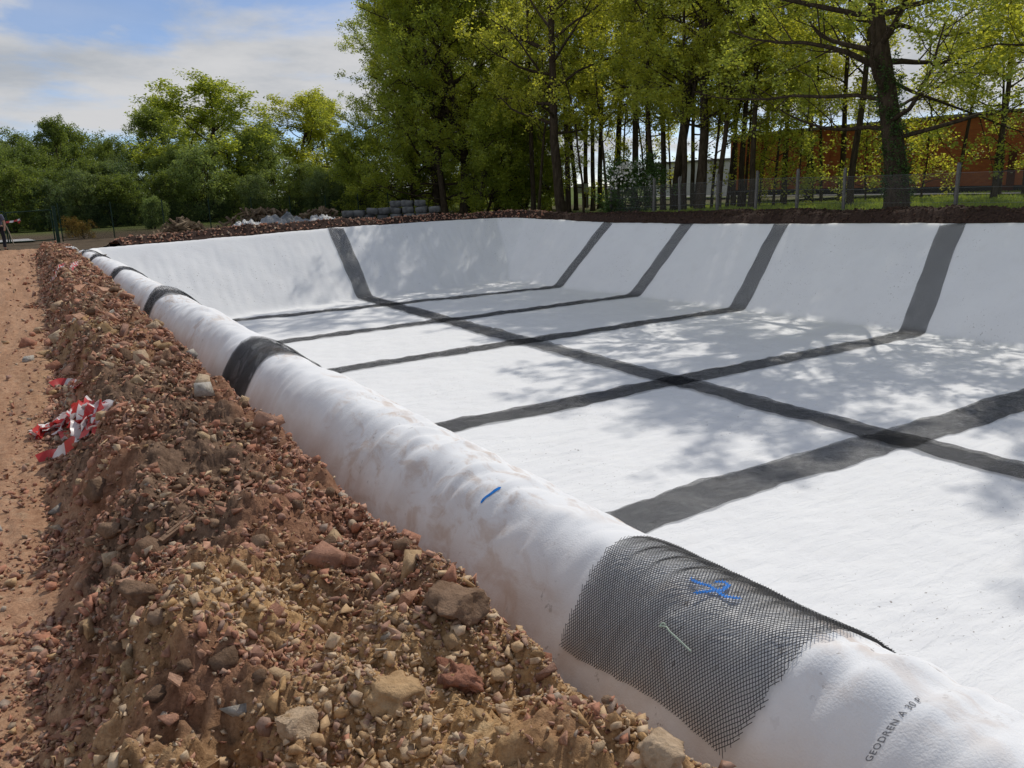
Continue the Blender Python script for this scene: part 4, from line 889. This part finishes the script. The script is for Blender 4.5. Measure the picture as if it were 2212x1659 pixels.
# flowering shrub behind the fence
x, y = by_px(1362, X=27.6); o = plant('shrub', x, y, 1.0, 'flowering_shrub', 'dark evergreen shrub with pale blossoms behind the rim of the pit', 'bush', None, .3, .15)
g = np.random.default_rng(8); nb = 500; an = g.uniform(0, 6.28, nb); el = g.uniform(-.1, 1.4, nb); rr = g.uniform(1.0, 1.3, nb)
c = np.stack([np.cos(an)*np.cos(el)*rr*.95, np.sin(an)*np.cos(el)*rr*.95, 1.55+np.sin(el)*rr*1.05], 1); e1 = g.normal(size=(nb, 3)); e1 /= np.linalg.norm(e1, axis=1)[:, None]; e2 = np.cross(e1, g.normal(size=(nb, 3))); e2 /= np.linalg.norm(e2, axis=1)[:, None]
keepb = g.random(nb) < .6; v = np.stack([c-e1*.075, c+e2*.065, c+e1*.075, c-e2*.065], 1)[keepb].reshape(-1, 3)
link('blossoms', mesh_np('blossoms', v, np.arange(len(v)).reshape(-1, 4)), PETAL, o)['kind'] = 'stuff'
# ---- grass
n = 26000; X = 25.9+rng.random(n)**1.2*26; Y = rng.uniform(9, 34, n)+ (X-26)*.55; d, _, _ = rim_query(X, Y); k = d < -1.7; X, Y = X[k], Y[k]; n = len(X)
Z = land(X, Y)-.04; an = rng.uniform(0, 6.28, n); w = rng.uniform(.015, .035, n); h_ = rng.uniform(.07, .20, n)*(0.7+.6*perlin(X*.6, Y*.6, 5)); h_ = np.abs(h_)+.03; bx_ = rng.normal(0, .06, (n, 2))
A = np.stack([X-np.cos(an)*w, Y-np.sin(an)*w, Z], 1); B = np.stack([X+np.cos(an)*w, Y+np.sin(an)*w, Z], 1); Cc = np.stack([X+bx_[:, 0], Y+bx_[:, 1], Z+h_], 1)
tag(link('grass', mesh_np('grass', np.stack([A, B, Cc], 1).reshape(-1, 3), np.arange(n*3).reshape(-1, 3)), GRASSM), 'rough green grass on the bank behind the wire fence', None, None, 'stuff')

# ---------------------------------------------------------------- buildings
def mat_brick():
    m, t, out = new_mat('orange_brick'); b = principled(t, out, .85, .15); p = objc(t)
    br = t.nodes.new('ShaderNodeTexBrick'); br.inputs['Scale'].default_value = 1.0; br.inputs['Brick Width'].default_value = .25; br.inputs['Row Height'].default_value = .08; br.inputs['Mortar Size'].default_value = .008
    br.inputs['Color1'].default_value = (.50, .155, .056, 1); br.inputs['Color2'].default_value = (.40, .115, .043, 1); br.inputs['Mortar'].default_value = (.30, .13, .07, 1)
    s = t.nodes.new('ShaderNodeSeparateXYZ'); t.links.new(p, s.inputs[0]); c = t.nodes.new('ShaderNodeCombineXYZ'); t.links.new(s.outputs[0], c.inputs[0]); t.links.new(s.outputs[2], c.inputs[1]); t.links.new(c.outputs[0], br.inputs['Vector'])
    n = noise(t, .5, 4, .6, p); t.links.new(mixc(t, smooth(t, n, .4, .7, 0, .35), br.outputs[0], (.34, .11, .045)), b.inputs['Base Color']); return m
BRICK = mat_brick(); DARKP = plain('dark_plinth', (.035, .032, .03), .8); WHITEW = plain('white_cladding', (.66, .67, .68), .6, .3, .05, 1.0); ROOFM = plain('grey_roof_edge', (.20, .19, .18), .7); GREYD = plain('grey_metal', (.22, .23, .24), .5)
def wall_between(a, b): return Vector((b[0]-a[0], b[1]-a[1], 0)), math.atan2(b[1]-a[1], b[0]-a[0])
a = at_r(1575, 424, 68)[:2]; b_ = at_r(2230, 405, 55)[:2]; dv, ang = wall_between(a, b_); L = dv.length+14
gz0 = .80
bl = tag(empty('brick_building', (a[0], a[1], gz0-.1), ang), 'long low orange brick building behind the trees on the grass bank', 'building')
def hole_free_box(name, c, d, mat, par, rz=0): mb = MB(); mb.box(c, d, rz); return mb.build(name, mat, par)
hole_free_box('wall', (L/2, 8.0, 2.5), (L, 16, 4.0), BRICK, bl); hole_free_box('plinth', (L/2, 7.97, .25), (L+.06, 16.0, .5), DARKP, bl)
rf = hole_free_box('roof', (L/2, 8.0, 4.59), (L+.3, 16.3, .18), ROOFM, bl)
for k in range(int(L/6)): hole_free_box('pilaster', (3+k*6, -.06, 2.5), (.35, .12, 3.96), BRICK, bl)
dr = hole_free_box('door', (21, -.03, 1.3), (1.2, .06, 2.2), plain('brown_door', (.10, .035, .02), .6), bl); hole_free_box('handle', (21.45, -.1, 1.2), (.12, .06, .04), GREYD, dr)
a2 = at_r(1395, 428, 92)[:2]; b2 = at_r(1560, 424, 84)[:2]; dv, ang2 = wall_between(a2, b2); L2 = dv.length
wb = tag(empty('white_building', (a2[0], a2[1], .5), ang2), 'pale white clad shed seen between trunks next to the brick building', 'building')
for k in range(int(L2/1.5)+1): hole_free_box('panel', (.75+k*1.5, .05, 1.7), (1.46, .1, 3.4), WHITEW, wb)
hole_free_box('wall', (L2/2+.4, 4.2, 1.7), (L2+.8, 8, 3.36), WHITEW, wb); hole_free_box('roof', (L2/2+.4, 4.1, 3.5), (L2+1.2, 8.6, .16), ROOFM, wb)
for k in (3.0, 7.5): hole_free_box('vent_grille', (k, -.04, 1.0), (.6, .05, .5), GREYD, wb)
# pale lane beyond the grass
mb = MB(); p0 = at_r(1180, 440, 72); mb.box(((a[0]+b_[0])/2-3.5, (a[1]+b_[1])/2-4.2, gz0+.05), (60, 3.0, .02), ang); o = mb.build('lane', plain('pale_asphalt', (.30, .29, .28), .9)); tag(o, None, None, None, 'structure')
# white notice board behind the trunks
x, y = by_px(1256, r=62); sg = tag(empty('notice_board', (x, y, .2), math.atan2(y, x)-PI/2), 'small white notice board standing between the trunks of the grove', 'sign')
hole_free_box('board', (0, 0, 1.5), (1.0, .05, .7), WHITEW, sg); hole_free_box('post', (-.4, .06, .7), (.06, .06, 1.5), GREYD, sg); hole_free_box('post', (.4, .06, .7), (.06, .06, 1.5), GREYD, sg)

# ---------------------------------------------------------------- fence on the bank
CONC = plain('weathered_concrete', (.17, .16, .145), .9, .1, .25, 12, .4)
def mat_wire(name, col, cell, w):
    m, t, out = new_mat(name); uv = t.nodes.new('ShaderNodeUVMap'); uv.uv_map = 'UVMap'; s = t.nodes.new('ShaderNodeSeparateXYZ'); t.links.new(uv.outputs[0], s.inputs[0])
    a = M(t, 'ADD', s.outputs[0], s.outputs[1]); b = M(t, 'SUBTRACT', s.outputs[0], s.outputs[1]); ln = lambda v: M(t, 'LESS_THAN', M(t, 'FRACT', M(t, 'DIVIDE', v, cell)), w)
    d = t.nodes.new('ShaderNodeBsdfDiffuse'); d.inputs[0].default_value = (*col, 1); tr = t.nodes.new('ShaderNodeBsdfTransparent'); mx = t.nodes.new('ShaderNodeMixShader')
    t.links.new(M(t, 'MAXIMUM', ln(a), ln(b)), mx.inputs[0]); t.links.new(tr.outputs[0], mx.inputs[1]); t.links.new(d.outputs[0], mx.inputs[2]); t.links.new(mx.outputs[0], out.inputs[0]); return m
def wire_panel(name, a, b, h, mat, par, off):
    L_ = math.hypot(b[0]-a[0], b[1]-a[1]); n = 5; t = np.linspace(0, 1, n); v = []; uv = []
    for k in t:
        sag = .03*math.sin(k*PI)
        for z in (0.02, h): v.append((a[0]+(b[0]-a[0])*k-off[0], a[1]+(b[1]-a[1])*k-off[1], a[2]+(b[2]-a[2])*k+z-(sag if z > .1 else 0)-off[2])); uv.append((k*L_, z))
    me = mesh_np(name, v, grid_faces(n, 2)); set_uv(me, np.array(uv)); return link(name, me, mat, par)
WIRE = mat_wire('galvanised_wire', (.20, .20, .19), .055, .07); GWIRE = mat_wire('green_wire', (.012, .022, .014), .05, .22)
posts = [(1190, 26.2), (1207, 26.4), (1255, 26.6), (1320, 26.7), (1413, 26.9), (1468, 27.0), (1550, 27.1), (1634, 27.2), (1722, 27.3), (1823, 27.4), (2066, 27.5), (2330, 27.6)]
pp = []
for px, X in posts[3:]:
    x, y = by_px(px, X=X); pp.append((x, y, float(land(np.array(x), np.array(y)))-.05))
fe = tag(empty('wire_fence', pp[0]), 'chain link fence with slim concrete posts along the grass bank', 'fence')
for q in pp:
    mb = MB(); h_ = 1.62; rz_ = rng.uniform(-.2, .2); mb.box((q[0]-pp[0][0], q[1]-pp[0][1], q[2]-pp[0][2]+h_/2), (.095, .095, h_), rz_, rng.normal(0, .025)); mb.box((q[0]-pp[0][0], q[1]-pp[0][1], q[2]-pp[0][2]+h_+.02), (.08, .08, .05), rz_)
    mb.build('post', CONC, fe)
for q, r_ in zip(pp[:-1], pp[1:]): wire_panel('wire_panel', q, r_, 1.35, WIRE, fe, pp[0])
for hz in (.35, .85, 1.33):
    mb = MB(); mb.tube([(q[0]-pp[0][0], q[1]-pp[0][1], q[2]-pp[0][2]+hz) for q in pp], .004, 4, False); mb.build('line_wire', GREYD, fe)

# ---------------------------------------------------------------- gate, green fence
GREEN = plain('dark_green_paint', (.010, .035, .018), .5, .3, .2)
gp = at_z(127, 523, 0.0); gate = tag(empty('gate', gp), 'dark green mesh gate with its square post at the end of the path', 'gate')
mb = MB(); mb.box((0, 0, .85), (.15, .15, 1.75)); mb.build('gate_post', GREEN, gate)
def leaf(x0, x1, nm):
    mb = MB(); y0, y1 = x0*.06, x1*.06
    mb.tube([(x0, y0, .1), (x0, y0, 1.55)], .035, 6); mb.tube([(x1, y1, .1), (x1, y1, 1.5)], .035, 6); mb.tube([(x0, y0, 1.54), (x1, y1, 1.48)], .028, 6); mb.tube([(x0, y0, .12), (x1, y1, .12)], .028, 6)
    fr = mb.build(nm, GREEN, gate); me = wire_panel('mesh_infill', (x0, y0, .1), (x1, y1, .1), 1.4, mat_wire(nm+'_wire', (.012, .03, .016), .05, .08), fr, (0, 0, 0)); return fr
leaf(-.14, -2.0, 'gate_leaf'); leaf(-2.08, -4.2, 'gate_leaf')
q = (gp[0]-2.0, gp[1]-.2, 0); o = link('barrier_tape', ribbon([(q[0]-.05, q[1], 1.05), (q[0]+.2, q[1]-.03, 1.07), (q[0]+.42, q[1]-.05, 1.12), (q[0]+.55, q[1]-.05, 1.15), (q[0]+.45, q[1]-.08, .98)], .09, [1.5, 1.4, 1.2, 1.5, 1.0], None, .5, 31), TAPE)
tag(o, 'red and white tape tied round the meeting stiles of the green gate', 'barrier tape')
mb = MB(); mb.tube([(q[0]-.1, q[1]-.06, 1.0), (q[0]+.03, q[1]-.1, .5), (q[0]+.12, q[1]-.15, 0)], .022, 6); tag(mb.build('stake', plain('pale_wood', (.40, .32, .22), .8)), 'pale wooden stake leaning against the green gate', 'stake')
fp = [(gp[0]+.2, gp[1]+.1, 0.0)] + [(gp[0]+2.6*k, gp[1]+1.0*k, 0.0) for k in range(1, 9)]
gf = tag(empty('green_fence', fp[0]), 'dark green wire fence running from the gate post behind the rubble bank', 'fence')
for k, (q, r_) in enumerate(zip(fp[:-1], fp[1:])): wire_panel('wire_panel', q, r_, 1.75, GWIRE, gf, fp[0])
for q in fp:
    mb = MB(); mb.tube([(q[0]-fp[0][0], q[1]-fp[0][1], 0), (q[0]-fp[0][0], q[1]-fp[0][1], 1.85)], .03, 6); mb.build('post', GREEN, gf)
mb = MB(); mb.box((-3.5, gp[1]+3.5, .03), (9, 3.0, .03), .1); tag(mb.build('road', plain('pale_concrete_road', (.42, .41, .39), .9)), None, None, None, 'structure')
# white bag at the end of the berm
bv, bf = stone_shape(ICO3, 77, False, .35); o = link('plastic_bag', mesh_np('plastic_bag', bv*np.array([.26, .2, .26]), bf, True), plain('white_plastic', (.72, .72, .70), .4)); x, y = 1.62, 30.2; o.location = (x, y, .36)
tag(o, 'crumpled white plastic bag lying at the far end of the berm', 'bag')

# ---------------------------------------------------------------- yard behind the end wall: blocks, tarpaulin, brushwood
BLOCK = plain('grey_stone_block', (.15, .15, .145), .9, .1, .5, 3.0, .6)
def block_mesh(seed):
    v, f = stone_shape(ICO2, seed, False, .06); v = np.sign(v)*np.abs(v/np.abs(v).max(0))**.16*np.array([.33, .30, .185]); me = mesh_np('stone_block', v, f); me.materials.append(BLOCK); return me
BM_ = [block_mesh(500+i) for i in range(5)]
c0 = np.array(by_px(745, r=50)); c1 = np.array(by_px(935, r=49)); nB = int(np.linalg.norm(c1-c0)/.70); bang = math.atan2(c1[1]-c0[1], c1[0]-c0[0])
for k in range(nB+1):
    c = c0+(c1-c0)*k/nB; rows = 3 if k > nB*.42 else 2
    for r_ in range(rows):
        if r_ == rows-1 and rng.random() < .3: continue
        o = link('stone_block', BM_[rng.integers(5)]); o.location = (c[0]+rng.normal(0, .03), c[1]+rng.normal(0, .12), .32+r_*.375+.12*(k > nB*.2)); o.rotation_euler = (rng.normal(0, .06), rng.normal(0, .06), bang+rng.normal(0, .16)+(PI if rng.random() < .5 else 0))
        tag(o, 'dark grey stone block in the long stack behind the end wall', 'stone block', 'stacked stone blocks')
def cloth_heap(name, p, sx, sy, h, seed, mat, lab, cat):
    n = 46; u = np.linspace(-1, 1, n); X, Y = np.meshgrid(u, u, indexing='ij'); r = np.sqrt(X**2+Y**2); z = h*np.clip(1-r**2, 0, 1)**.7*(1+.5*fbm(X*2, Y*2, 3, .6, seed)) + .10*np.abs(fbm(X*6, Y*6, 3, .6, seed+4))*sstep(1.05, .6, r)
    me = mesh_np(name, np.stack([X*sx*(1+.15*perlin(X*2, Y*2, seed)), Y*sy, z], -1).reshape(-1, 3), grid_faces(n, n)); o = link(name, me, mat); o.location = p; o.rotation_euler = (0, 0, .35); return tag(o, lab, cat)
TARP = plain('pale_tarpaulin', (.50, .50, .50), .5, .3, .35, 2.0); TARPD = plain('grey_tarpaulin', (.22, .23, .24), .5, .3, .4, 2.0)
x, y = by_px(690, r=45); cloth_heap('tarpaulin', (x, y, .2), 1.1, .7, .48, 3, TARP, 'pale plastic tarpaulin heaped in front of the stone blocks', 'tarpaulin')
x, y = by_px(610, r=45.5); cloth_heap('tarpaulin', (x, y, .15), 1.7, .8, .62, 9, TARPD, 'crumpled grey tarpaulin beside the pale one', 'tarpaulin')
x, y = by_px(530, r=44); cloth_heap('tarpaulin', (x, y, .15), 1.1, .7, .45, 15, TARP, 'pale grey rumpled sheet at the end of the tarpaulin heaps', 'tarpaulin')
WOODM = mat_stone('split_wood', [(.30, .22, .14), (.20, .14, .09), (.38, .29, .19), (.14, .10, .07)])
def brush_pile(px, r_, n, sx, sy, h, lab):
    x, y = by_px(px, r=r_); g = np.random.default_rng(int(px)); mb = MB()
    for i in range(n):
        c = Vector((g.normal(0, sx*.45), g.normal(0, sy*.45), 0)); c.z = max(.05, h*(1-(c.x/sx)**2)*g.random()); mb.box(c, (g.uniform(.3, .8), g.uniform(.06, .14), g.uniform(.05, .12)), g.uniform(0, 6.28), g.uniform(-.9, .9))
    o = mb.build('split_logs', WOODM); o.location = (x, y, .1); o['kind'] = 'stuff'; o['label'] = lab
brush_pile(385, 43, 130, 1.3, .7, .75, 'pile of split wood pieces beyond the rubble bank'); brush_pile(560, 50, 160, 2.6, .8, 1.1, 'dark heap of brushwood behind the tarpaulins'); brush_pile(690, 52, 120, 2.6, .8, .9, 'brushwood heap')

# ---------------------------------------------------------------- person by the gate
def skin_body(name, joints, edges, radii, mat, parent, sub=2):
    me = bpy.data.meshes.new(name); me.from_pydata(joints, edges, []); me.update(); o = link(name, me, mat, parent)
    md = o.modifiers.new('skin', 'SKIN'); md.use_smooth_shade = True
    for i, r in enumerate(radii): me.skin_vertices[0].data[i].radius = r if isinstance(r, tuple) else (r, r)
    me.skin_vertices[0].data[0].use_root = True
    sb_ = o.modifiers.new('sub', 'SUBSURF'); sb_.levels = sub; sb_.render_levels = sub; return o
SKIN = plain('skin', (.46, .27, .19), .6); SHIRT = plain('grey_blue_cotton', (.11, .115, .16), .9); TROUS = plain('dark_trousers', (.018, .02, .028), .9); HAIR = plain('grey_hair', (.30, .27, .24), .8); SHOE = plain('brown_shoe', (.06, .04, .03), .7)
pxy = at_z(6, 541, 0.0); pe = tag(empty('person', (pxy[0], pxy[1], float(ridge(np.array(max(pxy[0], -2.9)), np.array(39.0)))), -.5), 'person in a grey blue T-shirt and dark trousers walking near the gate', 'person')
J = [(0, 0, .95), (0, 0, 1.12), (0, 0, 1.36), (0, 0, 1.48), (0, .01, 1.58), (0, .02, 1.70),
     (.18, 0, 1.42), (.25, .02, 1.14), (.26, -.06, .90), (.26, -.09, .80), (-.18, 0, 1.42), (-.25, 0, 1.14), (-.25, .08, .91), (-.25, .10, .81),
     (.10, 0, .90), (.11, .06, .50), (.12, -.02, .09), (.12, .12, .04), (-.10, 0, .90), (-.11, -.04, .50), (-.11, -.16, .10), (-.11, -.02, .04)]
Ed = [(0, 1), (1, 2), (2, 3), (3, 4), (4, 5), (2, 6), (6, 7), (7, 8), (8, 9), (2, 10), (10, 11), (11, 12), (12, 13), (0, 14), (14, 15), (15, 16), (16, 17), (0, 18), (18, 19), (19, 20), (20, 21)]
Rd = [(.15, .11), (.14, .10), (.16, .10), .055, .085, .075, .055, .042, .032, .035, .055, .042, .032, .035, .08, .058, .04, .035, .08, .058, .04, .035]
skin_body('body', J, Ed, Rd, SKIN, pe)
skin_body('shirt', [J[i] for i in (0, 1, 2)]+[(0, 0, 1.46), J[6], (.235, .015, 1.2), J[10], (-.235, 0, 1.2)], [(0, 1), (1, 2), (2, 3), (2, 4), (4, 5), (2, 6), (6, 7)], [(.175, .13), (.165, .12), (.185, .125), .075, .075, .068, .075, .068], SHIRT, pe)
skin_body('trousers', [(0, 0, .98), J[14], J[15], (.12, -.015, .10), J[18], J[19], (-.11, -.15, .12)], [(0, 1), (1, 2), (2, 3), (0, 4), (4, 5), (5, 6)], [(.165, .12), .10, .078, .066, .10, .078, .066], TROUS, pe)
skin_body('hair', [(0, -.01, 1.74), (0, -.04, 1.68), (0, -.05, 1.61)], [(0, 1), (1, 2)], [.075, .085, .07], HAIR, pe)
for sx, yy in ((.12, .04), (-.11, -.10)): skin_body('shoe', [(sx, yy-.07, .05), (sx, yy+.03, .05), (sx, yy+.14, .035)], [(0, 1), (1, 2)], [.05, .05, .042], SHOE, pe)
